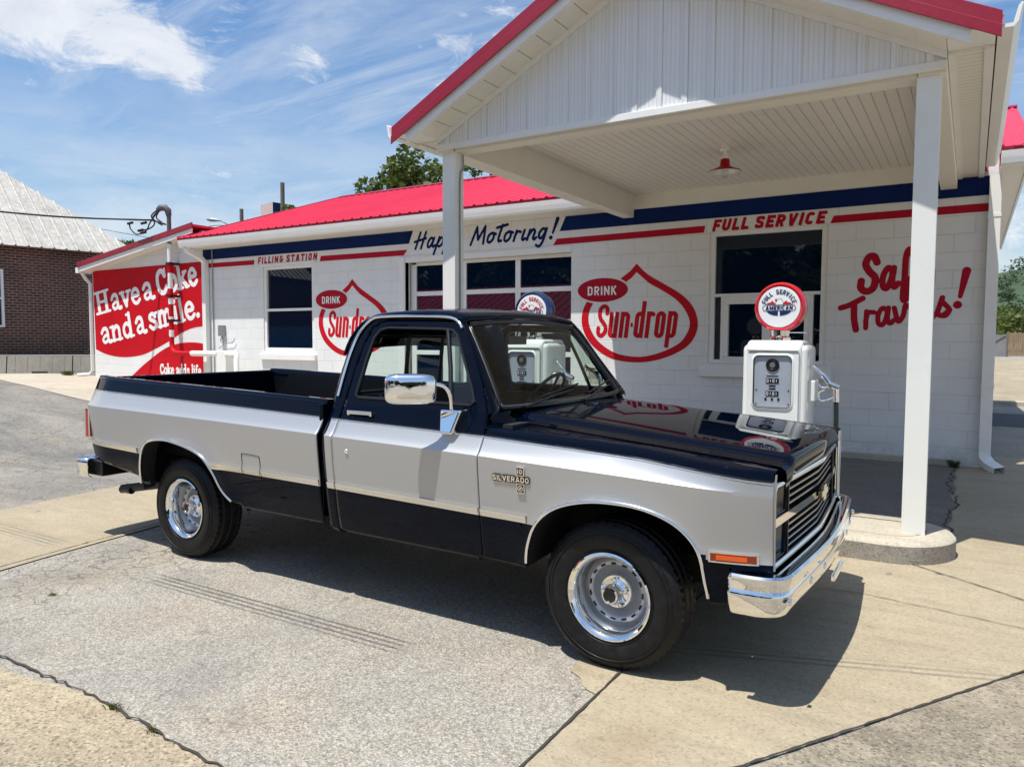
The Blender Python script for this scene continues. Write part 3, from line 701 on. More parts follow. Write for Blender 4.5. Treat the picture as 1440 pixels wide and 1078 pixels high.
# driveway slab in front of the pumps: right of the joint X = -1.35, cut by the worn strip along the street
def drive(X, Y):
    f = np.minimum(X+1.36+wob(X, Y, .006), (Y-2.716)-1.615*(X+0.665)+wob(X, Y, .01))
    return np.maximum(np.minimum(f, 5.9-Y), np.minimum(np.minimum(X+5.4, Y-5.0), 12.0-Y)*1.0)
patch('concrete_driveway', lambda X, Y: np.minimum(np.minimum(drive(X, Y), 6-X+0*Y), 15-Y), (-5.6, 6, 1.2, 15), 0.15, 'concrete', 0.004)
patch('worn_street_strip', lambda X, Y: np.minimum(-((Y-2.716)-1.615*(X+0.665))-0.02+wob(X, Y, .01), np.minimum(9-X, X+1.75+0.2*Y)), (-2, 9, -4, 12), 0.15, 'concrete_worn', 0.006)
patch('rough_concrete_strip', lambda X, Y: np.minimum(1.715-Y+0.03*np.sin(X*1.7)+wob(X, Y, .02, 5)-0.045*np.abs(X+3.2), -0.9-X), (-9, 0, -5, 2.2), 0.08, 'concrete_rough', 0.005)
cA = lambda X, Y: np.minimum(X+7.32+0.17*(Y-2.4)+wob(X, Y, .01), -5.55-X-0.17*(Y-2.4)+wob(X, Y, .006))
patch('concrete_strip', lambda X, Y: np.minimum(cA(X, Y), np.minimum(Y+3, 9.5-Y)), (-9.5, -4, -3, 9.5), 0.12, 'concrete', 0.008)
patch('concrete_walk', lambda X, Y: np.minimum(np.minimum(10.9-Y, Y-(8.3+0.35*np.sin(X*.5)-0.10*(X+18))), np.minimum(X+24, -9-X)), (-24.5, -8, 5.5, 11), 0.25, 'concrete_pale', 0.007)
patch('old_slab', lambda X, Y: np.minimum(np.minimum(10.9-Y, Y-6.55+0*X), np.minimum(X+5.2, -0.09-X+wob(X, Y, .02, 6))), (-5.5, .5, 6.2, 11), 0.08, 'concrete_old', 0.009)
tag(MB().box(-0.5, 60, 16.3, 19.2, -0.2, 0.006).build('road_shade_band', 'shade_band_asphalt'), kind='structure')  # dark strip paints in the shadow band lying across the paving here
tag(MB().box(-0.5, 60, 21.5, 22.0, -0.2, 0.10).build('far_kerb', 'concrete_pale'), kind='structure')
tag(MB().grid([[(x, y, terrain(x, y)+0.05) for y in (22.0, 28, 34, 40, 48)] for x in (-2, 10, 30, 60)], flip=True).build('far_lot', 'concrete_rough', smooth=30), kind='structure')
INF = [(-1.66, 3.34), (-1.366, 3.30), (-1.366, 2.93), (-1.44, 2.96), (-1.50, 3.04), (-1.58, 3.08), (-1.60, 3.2)]
patch('concrete_infill', lambda X, Y: psdf(INF, X, Y)+wob(X, Y, .006, 9), (-1.75, -1.3, 2.8, 3.45), 0.02, 'concrete', 0.0055)
def joint(pts, w, name='pavement_joint', dz=0.011, jit=0.0012, n=26):
    P = []; pts = [np.array(p, float) for p in pts]
    for a, b in zip(pts[:-1], pts[1:]):
        L = np.linalg.norm(b-a); k = max(2, int(L*n)); t = (b-a)/L; nn = np.array([-t[1], t[0]])
        for i in range(k): P.append(a+(b-a)*i/k+nn*random.gauss(0, jit))
    P.append(pts[-1]); L = []; Rr = []
    for i, p in enumerate(P):
        t = P[min(i+1, len(P)-1)]-P[max(i-1, 0)]; t = t/np.linalg.norm(t); nn = np.array([-t[1], t[0]]); h = w*0.5*random.uniform(.45, 1.1)
        L.append((*(p+nn*h), terrain(*p)+dz)); Rr.append((*(p-nn*h), terrain(*p)+dz))
    return tag(MB().grid([L, Rr], flip=False).build(name, 'joint_dark'), kind='structure')
joint([(-1.355, 1.0), (-1.36, 3.2), (-1.36, 5.9)], .014)
joint([(-1.75, .97), (-.665, 2.71), (.27, 4.22), (2.6, 8.0)], .016)
joint([(-5.4, 1.62), (-4.119, 1.72), (-3.2, 1.73), (-2.327, 1.68), (-1.36, 1.62)], .014, jit=.006)
joint([(-5.62, 2.4), (-5.82, 3.7), (-6.1, 5.3)], .010)
joint([(-0.95, 6.32), (.33, 5.4), (1.6, 4.5)], .012, jit=.004)
joint([(-1.36, 4.9), (-.5, 5.0), (.9, 4.75)], .008, jit=.004)
joint([(-0.10, 10.75), (-0.16, 9.4), (-0.05, 8.5), (-0.12, 7.5), (-0.08, 6.75)], .022, jit=.02, n=12)
def tuft(x, y, n, h):
    mb = MB()
    for _ in range(n):
        a = random.uniform(0, 6.28); r = abs(random.gauss(0, .012 if n < 300 else .05)); bx, by = x+r*math.cos(a)*1.8, y+r*math.sin(a); z = terrain(bx, by); l = h*random.uniform(.4, 1); b = random.uniform(0, 6.28); q = l*random.uniform(.2, .9); w = .003
        mb.add([(bx-w, by, z), (bx+w, by, z), (bx+w*.3+q*.5*math.cos(b), by+q*.5*math.sin(b), z+l*.7), (bx+q*math.cos(b), by+q*math.sin(b), z+l)], [(0, 1, 2, 3)])
    return mb
for i, (x, y, n, h, l) in enumerate([(-3.05, 1.72, 90, .035, 'small green weed tuft in the joint of the rough concrete, the left one of two'), (-2.74, 1.70, 80, .03, 'small green weed tuft in the rough concrete joint, nearer the lot middle'),
                         (-4.75, 2.32, 90, .018, 'dry grass tuft in cracked asphalt at the left edge'), (-5.72, 3.05, 60, .02, 'tiny weed at the edge of the tan concrete strip'), (-0.13, 10.62, 120, .11, 'green weed growing at the foot of the white wall by the drainpipe'), (-20.5, 10.6, 500, .14, 'tall grass patch before the concrete barrier')]):
    mt = 'leaf_dark' if i == 4 else 'grass_blade'
    tag(tuft(x, y, n, h).build('weed_tuft', mt), l, 'weed', 'weeds in the paving cracks')

# ================================================================ STATION BUILDING
WY = 10.8
st = tag(site('filling_station', (-7.3, WY, 0)), 'white block filling station with red metal roof, striped front and painted soda signs', 'building')
def rects(xs, zs, holes, y, flip=False):
    xs = sorted(set(xs)); zs = sorted(set(zs)); mb = MB(); idx = {}
    def vi(i, j):
        if (i, j) not in idx: idx[(i, j)] = len(mb.v); mb.v.append((xs[i], y, zs[j]))
        return idx[(i, j)]
    for i in range(len(xs)-1):
        for j in range(len(zs)-1):
            cx, cz = (xs[i]+xs[i+1])/2, (zs[j]+zs[j+1])/2
            if any(a < cx < b and c < cz < d for a, b, c, d in holes): continue
            mb.f.append((vi(i, j), vi(i+1, j), vi(i+1, j+1), vi(i, j+1))); mb.m.append(0)
    return mb
HOLES = [(-12.96, -11.43, 1.31, 3.10), (-9.02, -5.55, -0.2, 3.0), (-3.29, -1.68, 1.24, 3.14)]
xs = [-15.0, .22]+[h[k] for h in HOLES for k in (0, 1)]; zs = [-.2, 3.75]+[h[k] for h in HOLES for k in (2, 3)]
wall = rects(xs, zs, HOLES, WY).build('front_wall', 'block_white', st, solid=0.22)
side = MB().prism([(WY+.22, -.2), (20.4, -.2), (20.4, 3.75), (15.4, 5.46), (WY+.22, 3.93)], .0, .22, 'X').build('end_wall', 'block_white', st)
gl = MB().prism([(WY+.225, 3.3), (20.4, 3.3), (20.4, 3.75), (15.4, 5.46), (WY+.225, 3.93)], -15.0, -14.8, 'X').build('end_wall', 'white_trim', st)
MB().box(-15, .2, 20.2, 20.4, -.2, 3.75).build('rear_wall', 'block_white', st)
tag(MB().box(-4.4, -.12, 10.74, 10.80, -.1, .085).build('wall_footing', 'concrete_pale', st, bevel=.01))
# wing with the mural
wing = MB().add([(-19.55, WY, .2), (-15.0, WY, .2), (-15.0, WY, 4.02), (-19.55, WY, 3.40)], [(0, 1, 2, 3)]).build('wing_wall', 'block_white', st, solid=0.2)
MB().add([(-19.55, WY+.2, .2), (-19.55, 18, .2), (-19.55, 18, 3.40), (-19.55, WY+.2, 3.40)], [(0, 3, 2, 1)]).build('wing_wall', 'block_white', st, solid=-.2)
FY = 10.50
def wz(x): return 3.39+(x+19.6)*0.137
MB().add([(x, y, wz(x)+.10) for x in (-19.66, -14.95) for y in (FY, 18)], [(0, 2, 3, 1)]).build('wing_roof', 'red_roof', st, solid=.05)
MB().hexa([(-19.68, FY-.03, wz(-19.68)+.005), (-14.9, FY-.03, wz(-14.9)+.005), (-14.9, FY, wz(-14.9)+.005), (-19.68, FY, wz(-19.68)+.005), (-19.68, FY-.03, wz(-19.68)+.125), (-14.9, FY-.03, wz(-14.9)+.125), (-14.9, FY, wz(-14.9)+.125), (-19.68, FY, wz(-19.68)+.125)]).build('roof_trim', 'red_trim', st, bevel=.006)
MB().hexa([(-19.62, FY, wz(-19.62)-.12), (-14.95, FY, wz(-14.95)-.10), (-14.95, FY+.03, wz(-14.95)-.10), (-19.62, FY+.03, wz(-19.62)-.12), (-19.62, FY, wz(-19.62)+.003), (-14.95, FY, wz(-14.95)+.003), (-14.95, FY+.03, wz(-14.95)+.003), (-19.62, FY+.03, wz(-19.62)+.003)]).build('fascia', 'white_trim', st)
MB().add([(-19.62, FY+.03, wz(-19.62)-.115), (-15, FY+.03, wz(-15)-.10), (-15, WY-.003, wz(-15)-.10), (-19.62, WY-.003, wz(-19.62)-.115)], [(0, 3, 2, 1)]).build('soffit', 'vinyl_soffit', st)
mb = MB(); mb.prism([(FY-.01, 3.24), (FY+.35, 3.24), (FY+.35, 3.40), (FY-.01, 3.38)], -19.78, -19.64, 'X'); mb.tube([(-19.70, FY+.1, 3.26), (-19.66, WY-.1, 3.08), (-19.60, WY-.04, 2.98), (-19.60, WY-.04, .72), (-19.66, WY-.10, .62), (-19.85, WY-.30, .60)], .042, 8)
mb.build('wing_drainpipe', 'white_trim', st, smooth=40)
# roof with ribs
def roof_slope(x0, x1, y0, z0, y1, z1, pitch=.229, h=.021):
    mb = MB(); n = int((x1-x0)/pitch); prof = []
    for i in range(n+1):
        x = x0+i*pitch; prof += [(x, 0), (x+.145, 0), (x+.162, h*.35), (x+.172, 0)] if False else [(x, h), (x+.02, h), (x+.04, 0), (x+.105, 0), (x+.112, .006), (x+.125, .006), (x+.132, 0), (x+.19, 0)]
    prof = [p for p in prof if p[0] <= x1]+[(x1, 0)]
    nrm = Vector((0, -(z1-z0), (y1-y0))).normalized()
    mb.grid([[(x, y0+nrm.y*q, z0+nrm.z*q) for x, q in prof], [(x, y1+nrm.y*q, z1+nrm.z*q) for x, q in prof]]); return mb
RX0, RX1 = -15.12, .53
EY, EZ, RY, RZ = 10.27, 3.79, 15.4, 5.52
CUT = 11.0; CZ = EZ+(RZ-EZ)*(CUT-EY)/(RY-EY)
for xa, xb, ya, za in ((RX0, -4.91, EY, EZ), (-4.91, .22, CUT, CZ), (.22, RX1, EY, EZ)): roof_slope(xa, xb, ya, za, RY, RZ).build('roof', 'red_roof', st, solid=.012)
MB().add([(RX0, RY, RZ), (RX1, RY, RZ), (RX1, 20.8, 3.74), (RX0, 20.8, 3.74)], [(0, 1, 2, 3)]).build('roof', 'red_roof', st, solid=.03)
mb = MB(); mb.prism([(RY-.16, RZ-.03), (RY, RZ+.035), (RY+.16, RZ-.03), (RY+.16, RZ-.015), (RY, RZ+.05), (RY-.16, RZ-.015)], RX0, RX1, 'X'); mb.build('ridge_cap', 'red_trim', st)
mb = MB(); mb.hexa([(RX0-.03, EY, EZ-.06), (RX0+.02, EY, EZ-.06), (RX0+.02, RY, RZ-.06), (RX0-.03, RY, RZ-.06), (RX0-.03, EY, EZ+.035), (RX0+.02, EY, EZ+.035), (RX0+.02, RY, RZ+.035), (RX0-.03, RY, RZ+.035)]); mb.build('roof_trim', 'red_trim', st)
for xa, xb in ((RX0, -5.0), (.33, RX1)): MB().box(xa, xb, EY+.015, EY+.03, EZ-.055, EZ-.006).build('roof_trim', 'red_trim', st)
GZ_ = .03
gut = [(EY-.01, 3.70), (EY-.012, 3.712), (EY+.004, 3.714), (EY+.006, 3.70), (EY+.035, 3.565), (EY+.05, 3.56), (EY+.12, 3.56), (EY+.12, 3.70), (EY+.135, 3.70), (EY+.135, 3.545), (EY+.045, 3.545), (EY+.015, 3.575), (EY-.0, 3.64)]
gut = [(a, b+GZ_) for a, b in gut]
MB().prism(gut, RX0, -4.78, 'X').build('gutter', 'white_trim', st); MB().prism(gut, .225, RX1, 'X').build('gutter', 'white_trim', st)
MB().box(RX0, -4.9, EY+.14, WY-.004, 3.575, 3.59).build('soffit', 'vinyl_soffit', st); MB().box(.22, RX1-.06, EY+.14, 19.5, 3.58, 3.595).build('soffit', 'soffit_board', st)
MB().box(RX1-.055, RX1-.03, EY+.14, 19.5, 3.56, 3.80).build('fascia', 'white_trim', st)
# ---- painted bands and lettering (paint films 3 mm off the wall)
def W3(d=.003): return lambda x, z: (x, WY-d, z)
def band(name, poly, m, d=.003):
    MB().add([(x, WY-d, z) for x, z in poly], [tuple(range(len(poly)))]).build(name, m, st)
band('blue_stripe', [(-14.98, 3.35), (-8.93, 3.335), (-8.83, 3.565), (-14.98, 3.575)], 'paint_navy')
band('blue_stripe', [(-5.77, 3.335), (.20, 3.345), (.20, 3.575), (-5.66, 3.565)], 'paint_navy')
band('red_stripe', [(-14.98, 3.165), (-13.24, 3.16), (-13.22, 3.26), (-14.98, 3.265)], 'paint_crimson')
band('red_stripe', [(-11.25, 3.13), (-9.06, 3.125), (-8.97, 3.225), (-11.22, 3.235)], 'paint_crimson')
band('red_stripe', [(-5.89, 3.115), (-3.38, 3.14), (-3.36, 3.24), (-5.82, 3.215)], 'paint_crimson')
band('red_stripe', [(-1.66, 3.14), (.20, 3.148), (.20, 3.248), (-1.62, 3.238)], 'paint_crimson')
def fit(fnl, x0, x1, z0, h, shear=0.0, rot=0.0, hs=None):
    strokes, w = fnl; xs = (x1-x0)/(w*h)
    return place(strokes, (x0, z0), h, shear, rot, xs)
text_mesh(fit(layout_caps('FILLING STATION', .50, .25, .07, .28), -13.13, -11.32, 3.165, .145, .16), .008, W3(), 'painted_lettering', 'paint_crimson', st)
text_mesh(fit(layout_caps('FULL SERVICE', .60, .27, .065, .28), -3.27, -1.735, 3.145, .17, .26), .007, W3(), 'painted_lettering', 'paint_crimson', st)
for wd, x0, x1 in (('Happy', -8.80, -7.72), ('Motoring', -7.53, -6.0), ):
    text_mesh(fit(layout(script, wd, .03), x0, x1, 3.235, .285, .20), .008, W3(), 'painted_lettering', 'paint_navy', st)
text_mesh(fit(layout(script, '!', 0), -5.98, -5.80, 3.225, .30, .05), .008, W3(), 'painted_lettering', 'paint_navy', st)
text_mesh(fit(layout(script, 'Safe', .02), -1.27, -.50, 2.21, .45, .06, R(6)), .008, W3(), 'painted_lettering', 'paint_crimson', st)
text_mesh(fit(layout(script, 'Travels', .01), -1.42, -.20, 1.70, .37, .04, R(9.5)), .008, W3(), 'painted_lettering', 'paint_crimson', st)
text_mesh(fit(layout(script, '!', 0), -.20, -.03, 1.995, .42, .0, R(3)), .008, W3(), 'painted_lettering', 'paint_crimson', st)
# bottle sign, twice
def bottle_letters():
    s = .125; out = []; L = lambda *p: (list(p), s, False)
    B = lambda pts: (pts, s, False)
    # unit = cap height ; x condensed
    def st2(x0, x1, y0, y1, a, b): return stad(x0+s/2, y0+s/2, x1-s/2, y1-s/2, a, b, 1.05)
    out.append(B(spline([(.29, .70), (.28, .86), (.18, .935), (.08, .86), (.065, .70), (.11, .56), (.20, .45), (.28, .33), (.285, .18), (.18, .065), (.08, .14), (.065, .32)], 6)))
    u0 = .37; out.append(B([(u0+s/2, .76), (u0+s/2, .2)]+st2(u0, u0+.29, 0, .76, 180, 360)+[(u0+.29-s/2, .76)])); out.append(L((u0+.29-s/2, 0), (u0+.29-s/2, .76)))
    n0 = .705; out.append(L((n0+s/2, 0), (n0+s/2, .76))); out.append(B([(n0+s/2, .5)]+st2(n0, n0+.29, 0, .76, 180, 0)+[(n0+.29-s/2, 0)]))
    out.append(L((1.035, .38), (1.10, .38)))
    d0 = 1.14; out.append(L((d0+.29-s/2, 0), (d0+.29-s/2, 1.06))); out.append(B(st2(d0, d0+.29, 0, .76, 0, 180)+st2(d0, d0+.29, 0, .76, 180, 360)))
    r0 = 1.475; out.append(L((r0+s/2, 0), (r0+s/2, .76))); out.append(B([(r0+s/2, .45)]+st2(r0, r0+.27, 0, .76, 180, 30)))
    o0 = 1.74; out.append(B(st2(o0, o0+.29, 0, .76, 0, 180)+st2(o0, o0+.29, 0, .76, 180, 360)+[(o0+.29-s/2, .55)]))
    p0 = 2.075; out.append(L((p0+s/2, -.27), (p0+s/2, .76))); out.append(B(st2(p0, p0+.29, 0, .76, 180, 0)+st2(p0, p0+.29, 0, .76, 360, 180)))
    return out, 2.365
OUT = [(-4.42, 2.745), (-4.345, 2.665), (-4.22, 2.56), (-3.98, 2.42), (-3.70, 2.25), (-3.52, 2.06), (-3.445, 1.83), (-3.49, 1.62), (-3.65, 1.44), (-4.0, 1.285), (-4.39, 1.222), (-4.82, 1.275), (-5.16, 1.48), (-5.33, 1.74), (-5.345, 2.0), (-5.22, 2.24), (-5.0, 2.40), (-4.72, 2.51), (-4.53, 2.63)]
INN = [(-4.42, 2.615), (-4.33, 2.535), (-4.20, 2.43), (-4.03, 2.335), (-3.80, 2.19), (-3.65, 2.03), (-3.565, 1.83), (-3.62, 1.65), (-3.76, 1.50), (-4.08, 1.362), (-4.39, 1.31), (-4.76, 1.365), (-5.06, 1.55), (-5.21, 1.78), (-5.225, 2.0), (-5.11, 2.20), (-4.92, 2.32), (-4.66, 2.43), (-4.50, 2.53)]
def drop_sign(dx):
    o = np.array(spline(OUT[1:]+[], 5)); o = np.vstack([[OUT[0]], o]); i = np.array(spline(INN[1:], 5)); i = np.vstack([[INN[0]], i])
    ov = lambda X, Y, g=0: (1-np.sqrt(((X+4.995)/(.435+g))**2+((Y-2.357)/(.188+g))**2))*.19
    field_mesh(lambda X, Y: np.minimum(np.minimum(psdf(o, X, Y), -psdf(i, X, Y)), -ov(X, Y, .03)), (-5.45, -3.35, 1.15, 2.8), .012, lambda x, z: (x+dx, WY-.003, z), 'painted_drop_sign', 'paint_red', st)
    field_mesh(lambda X, Y: ov(X, Y), (-5.5, -4.5, 2.1, 2.6), .012, lambda x, z: (x+dx, WY-.003, z), 'painted_oval', 'paint_crimson', st)
    text_mesh(fit(layout_caps('DRINK', .50, .185, .09), -5.255+dx, -4.745+dx, 2.275, .142, 0), .007, W3(.006), 'painted_lettering', 'paint_white', st)
    text_mesh(fit(bottle_letters(), -5.115+dx, -3.785+dx, 1.60, .535, .12), .008, W3(), 'painted_lettering', 'paint_red', st)
drop_sign(0); drop_sign(-5.945)
# mural
cl_hi = spline([(-19.6, 1.31), (-19.0, 1.15), (-18.26, 1.085), (-17.46, 1.15), (-16.84, 1.32), (-16.32, 1.50), (-15.81, 1.70), (-15.39, 1.81), (-14.9, 1.85)], 5)
cl_lo = spline([(-18.4, .36), (-17.88, .63), (-17.48, .86), (-17.0, 1.10), (-16.55, 1.30), (-16.11, 1.42), (-15.68, 1.47), (-15.26, 1.47), (-14.9, 1.43)], 5)
band('mural_red', [(x, z) for x, z in cl_hi if -19.53 <= x <= -15.0]+[(-15.0, cl_hi[-2][1]), (-15.0, 3.32), (-19.53, 3.305)], 'paint_red')
band('mural_red', [(-18.45, .3), (-15.0, .3)]+[(x, z) for x, z in reversed(cl_lo) if x <= -15.0], 'paint_red')
def rotfit(fnl, p0, p1, h, shear=0.0):
    strokes, w = fnl; d = math.hypot(p1[0]-p0[0], p1[1]-p0[1]); return place(strokes, p0, h, shear, math.atan2(p1[1]-p0[1], p1[0]-p0[0]), d/(w*h))
text_mesh(rotfit(layout(slab, 'Have', -.015), (-19.38, 2.15), (-17.40, 2.435), .60, -.06), .012, W3(.006), 'mural_lettering', 'paint_white', st)
text_mesh(rotfit(layout(slab, 'a', 0), (-17.33, 2.46), (-16.84, 2.53), .62, -.06), .012, W3(.006), 'mural_lettering', 'paint_white', st)
text_mesh(rotfit(layout(slab, 'Coke', -.02), (-16.76, 2.57), (-15.16, 2.80), .62, -.06), .012, W3(.006), 'mural_lettering', 'paint_white', st)
text_mesh(rotfit(layout(slab, 'and', -.01), (-19.20, 1.39), (-17.72, 1.61), .60, -.06), .012, W3(.006), 'mural_lettering', 'paint_white', st)
text_mesh(rotfit(layout(slab, 'a', 0), (-17.66, 1.64), (-17.20, 1.71), .62, -.06), .012, W3(.006), 'mural_lettering', 'paint_white', st)
text_mesh(rotfit(layout(slab, 'smile.', -.02), (-17.11, 1.74), (-15.08, 2.06), .62, -.06), .012, W3(.006), 'mural_lettering', 'paint_white', st)
text_mesh(rotfit(layout(slab, 'Coke adds life', .0), (-16.72, .70), (-15.12, .70), .25, 0), .008, W3(.006), 'mural_lettering', 'paint_white', st)
# ---- windows and door
def pane(x0, x1, z0, z1, y, parent, name='pane'):
    return MB().box(x0, x1, y, y+.008, z0, z1).build(name, 'dark_glass', parent)
def frame_mesh(rs, y0, y1): 
    mb = MB()
    for r in rs: mb.box(r[0], r[1], y0+r[4] if len(r) > 4 else y0, y1, r[2], r[3])
    return mb
wn = frame_mesh([(-12.96, -12.88, 1.31, 3.10), (-11.51, -11.43, 1.31, 3.10), (-12.88, -11.51, 3.03, 3.10), (-12.88, -11.51, 1.31, 1.375), (-12.88, -11.51, 2.15, 2.205)], WY+.02, WY+.11).build('window', 'white_trim', st, bevel=.006)
pane(-12.88, -11.51, 2.205, 3.03, WY+.075, wn); pane(-12.88, -11.51, 1.375, 2.15, WY+.055, wn)
MB().box(-13.04, -11.36, WY-.07, WY+.015, 1.12, 1.245).build('window_sill', 'white_trim', st, bevel=.01)
MB().box(-13.0, -11.38, WY-.018, WY-.001, 3.105, 3.15).build('window_head', 'white_trim', st)
wn = frame_mesh([(-3.29, -3.21, 1.24, 3.14), (-1.76, -1.68, 1.24, 3.14), (-3.21, -1.76, 3.075, 3.14), (-3.21, -1.76, 1.24, 1.29), (-3.21, -1.76, 2.20, 2.245),
                 (-3.11, -3.06, 1.29, 2.20, -.02), (-1.90, -1.85, 1.29, 2.20, -.02), (-3.06, -1.90, 2.09, 2.20, -.012), (-3.06, -1.90, 1.29, 1.335, -.012), (-3.06, -3.0, 1.335, 2.09, -.03), (-2.52, -2.40, 1.335, 2.09, -.03), (-1.96, -1.90, 1.335, 2.09, -.03)], WY+.02, WY+.10).build('service_window', 'white_trim', st, bevel=.005)
pane(-3.21, -1.76, 2.245, 3.075, WY+.07, wn); pane(-3.21, -3.11, 1.29, 2.20, WY+.07, wn); pane(-1.85, -1.76, 1.29, 2.20, WY+.07, wn); pane(-3.0, -2.52, 1.335, 2.09, WY+.05, wn); pane(-2.40, -1.96, 1.335, 2.09, WY+.05, wn)
MB().box(-3.40, -1.60, WY-.07, WY+.015, 1.04, 1.222).build('window_sill', 'white_trim', st, bevel=.01)
DY = WY+.12
dr = [(-8.98, -8.86, -.1, 2.96), (-5.555, -5.54, -.1, 2.96), (-8.86, -5.555, 2.93, 2.99)]
for k in range(3): dr.append((-8.86, -5.555, 2.372-.545*k, 2.475-.545*k-.022))
for m in (-7.77, -6.64): dr.append((m-.05, m+.05, .74, 2.93, .002))
dr += [(-8.86, -5.555, -.1, .74)]
door = frame_mesh(dr, DY, DY+.05).build('garage_door', 'white_trim', st, bevel=.005)
for k in range(4):
    z1 = 2.93 if k == 0 else 2.372-.545*(k-1); z0 = 2.453-.545*k if k < 3 else .74
    for a, b in ((-8.86, -7.82), (-7.72, -6.69), (-6.59, -5.555)): pane(a, b, z0, z1, DY+.025, door, 'door_pane')
MB().box(-9.16, -9.02, WY-.03, WY+.10, -.1, 3.09).build('door_frame', 'white_trim', st, bevel=.008); MB().box(-9.02, -5.55, WY-.012, WY+.10, 2.99, 3.09).build('door_frame', 'white_trim', st, bevel=.008)
# dark interior so that nothing shows through gaps
# ---- drainpipes at the corners
def drainpipe(pts, w, d, name='drainpipe', rings=()):
    mb = MB(); P = [Vector(p) for p in pts]; rows = []
    for i, p in enumerate(P):
        t = ((P[min(i+1, len(P)-1)]-P[max(i-1, 0)])).normalized(); x = Vector((1, 0, 0)); x = (x-t*x.dot(t)).normalized(); y = t.cross(x)
        n = []
        for a, b in ((-1, -1), (-.6, -1), (-.45, -.86), (-.1, -.86), (0, -1), (.1, -.86), (.45, -.86), (.6, -1), (1, -1), (1, 1), (-1, 1)): n.append(p+x*(a*w/2)+y*(-b*d/2 if t.z > 0 else b*d/2))
        rows.append(n+[n[0]])
    mb.grid(rows)
    for z in rings: mb.box(P[1].x-w/2-.006, P[1].x+w/2+.006, P[1].y-d/2-.006, P[1].y+d/2+.006, z-.02, z+.02)
    return mb.build(name, 'white_trim', st, fix=True)
dp = drainpipe([(-14.92, 10.34, 3.58), (-14.92, 10.35, 3.52), (-14.86, 10.62, 3.40), (-14.82, 10.73, 3.28), (-14.82, 10.735, .45)], .12, .10)
drainpipe([(.19, 10.72, 3.56), (.19, 10.72, .22), (.195, 10.70, .14), (.24, 10.62, .075), (.34, 10.47, .03)], .125, .09, rings=(3.08, 1.02))
MB().tube([(-14.62, WY-.025, 3.6), (-14.62, WY-.025, .5)], .012, 6).build('conduit', 'grey_metal', st)
# power riser in front of the mural, meter box, vent stack lying across
mb = MB()
for za, zb2, mi_ in ((1.60, 1.76, 0), (1.76, 1.97, 2), (1.97, 2.07, 0), (2.07, 2.36, 2), (2.36, 2.50, 0), (2.50, 2.72, 2), (2.72, 3.08, 0), (3.08, 3.31, 2), (3.31, 3.75, 0)): mb.tube([(-15.92, 10.60, za), (-15.92, 10.60, zb2)], .055, 12, mi_)
mb.tube([(-15.92, 10.60, 3.75), (-15.92, 10.60, 4.44)], .048, 12, 1)
mast = mb.build('service_mast', ['white_trim', 'weather_grey', 'paint_red'], st, smooth=40)
tag(mast); 
mb = MB(); mb.tube([(-15.92, 10.6, 4.40), (-15.93, 10.59, 4.52), (-15.99, 10.55, 4.585), (-16.09, 10.50, 4.58), (-16.15, 10.47, 4.53)], [.06, .075, .08, .075, .05], 12); mb.build('weatherhead', 'weather_grey', mast, smooth=50)
for z in (3.30, 2.55, 1.98): MB().box(-15.99, -15.85, 10.53, WY-.003, z-.025, z+.025).build('pipe_strap', 'black_trim', mast)
mb = MB(); mb.tube(spline([(-15.92, 10.60, 1.62), (-15.92, 10.60, 1.42), (-15.84, 10.58, 1.28), (-15.68, 10.57, 1.225), (-15.1, 10.56, 1.225)], 5), .055, 12, 0); mb.tube([(-15.12, 10.56, 1.225), (-14.2, 10.56, 1.225)], .062, 12, 1)
mb.tube([(-13.9, 10.56, 1.22), (-13.55, 10.56, 1.22), (-13.50, 10.5, 1.12), (-13.46, 10.48, .3)], .058, 12, 1); mb.build('painted_vent_pipe', ['paint_red', 'white_trim'], st, smooth=40)
MB().box(-14.2, -13.88, 10.52, WY-.004, .3, 1.29).build('meter_cabinet', 'white_trim', st, bevel=.01)
mb = MB(); mb.box(-14.38, -14.22, WY-.09, WY-.004, 1.62, 1.86); mb.tube([(-14.3, WY-.05, 1.62), (-14.36, WY-.05, 1.5), (-14.25, WY-.05, 1.46), (-13.95, WY-.04, 1.47)], .012, 6); mb.tube([(-14.28, WY-.05, 1.62), (-14.25, WY-.05, 1.42), (-14.4, WY-.05, 1.35)], .01, 6); mb.tube([(-13.95, WY-.04, 1.47), (-13.88, WY-.04, 1.56)], .01, 6)
mb.build('phone_box', 'grey_metal', st)

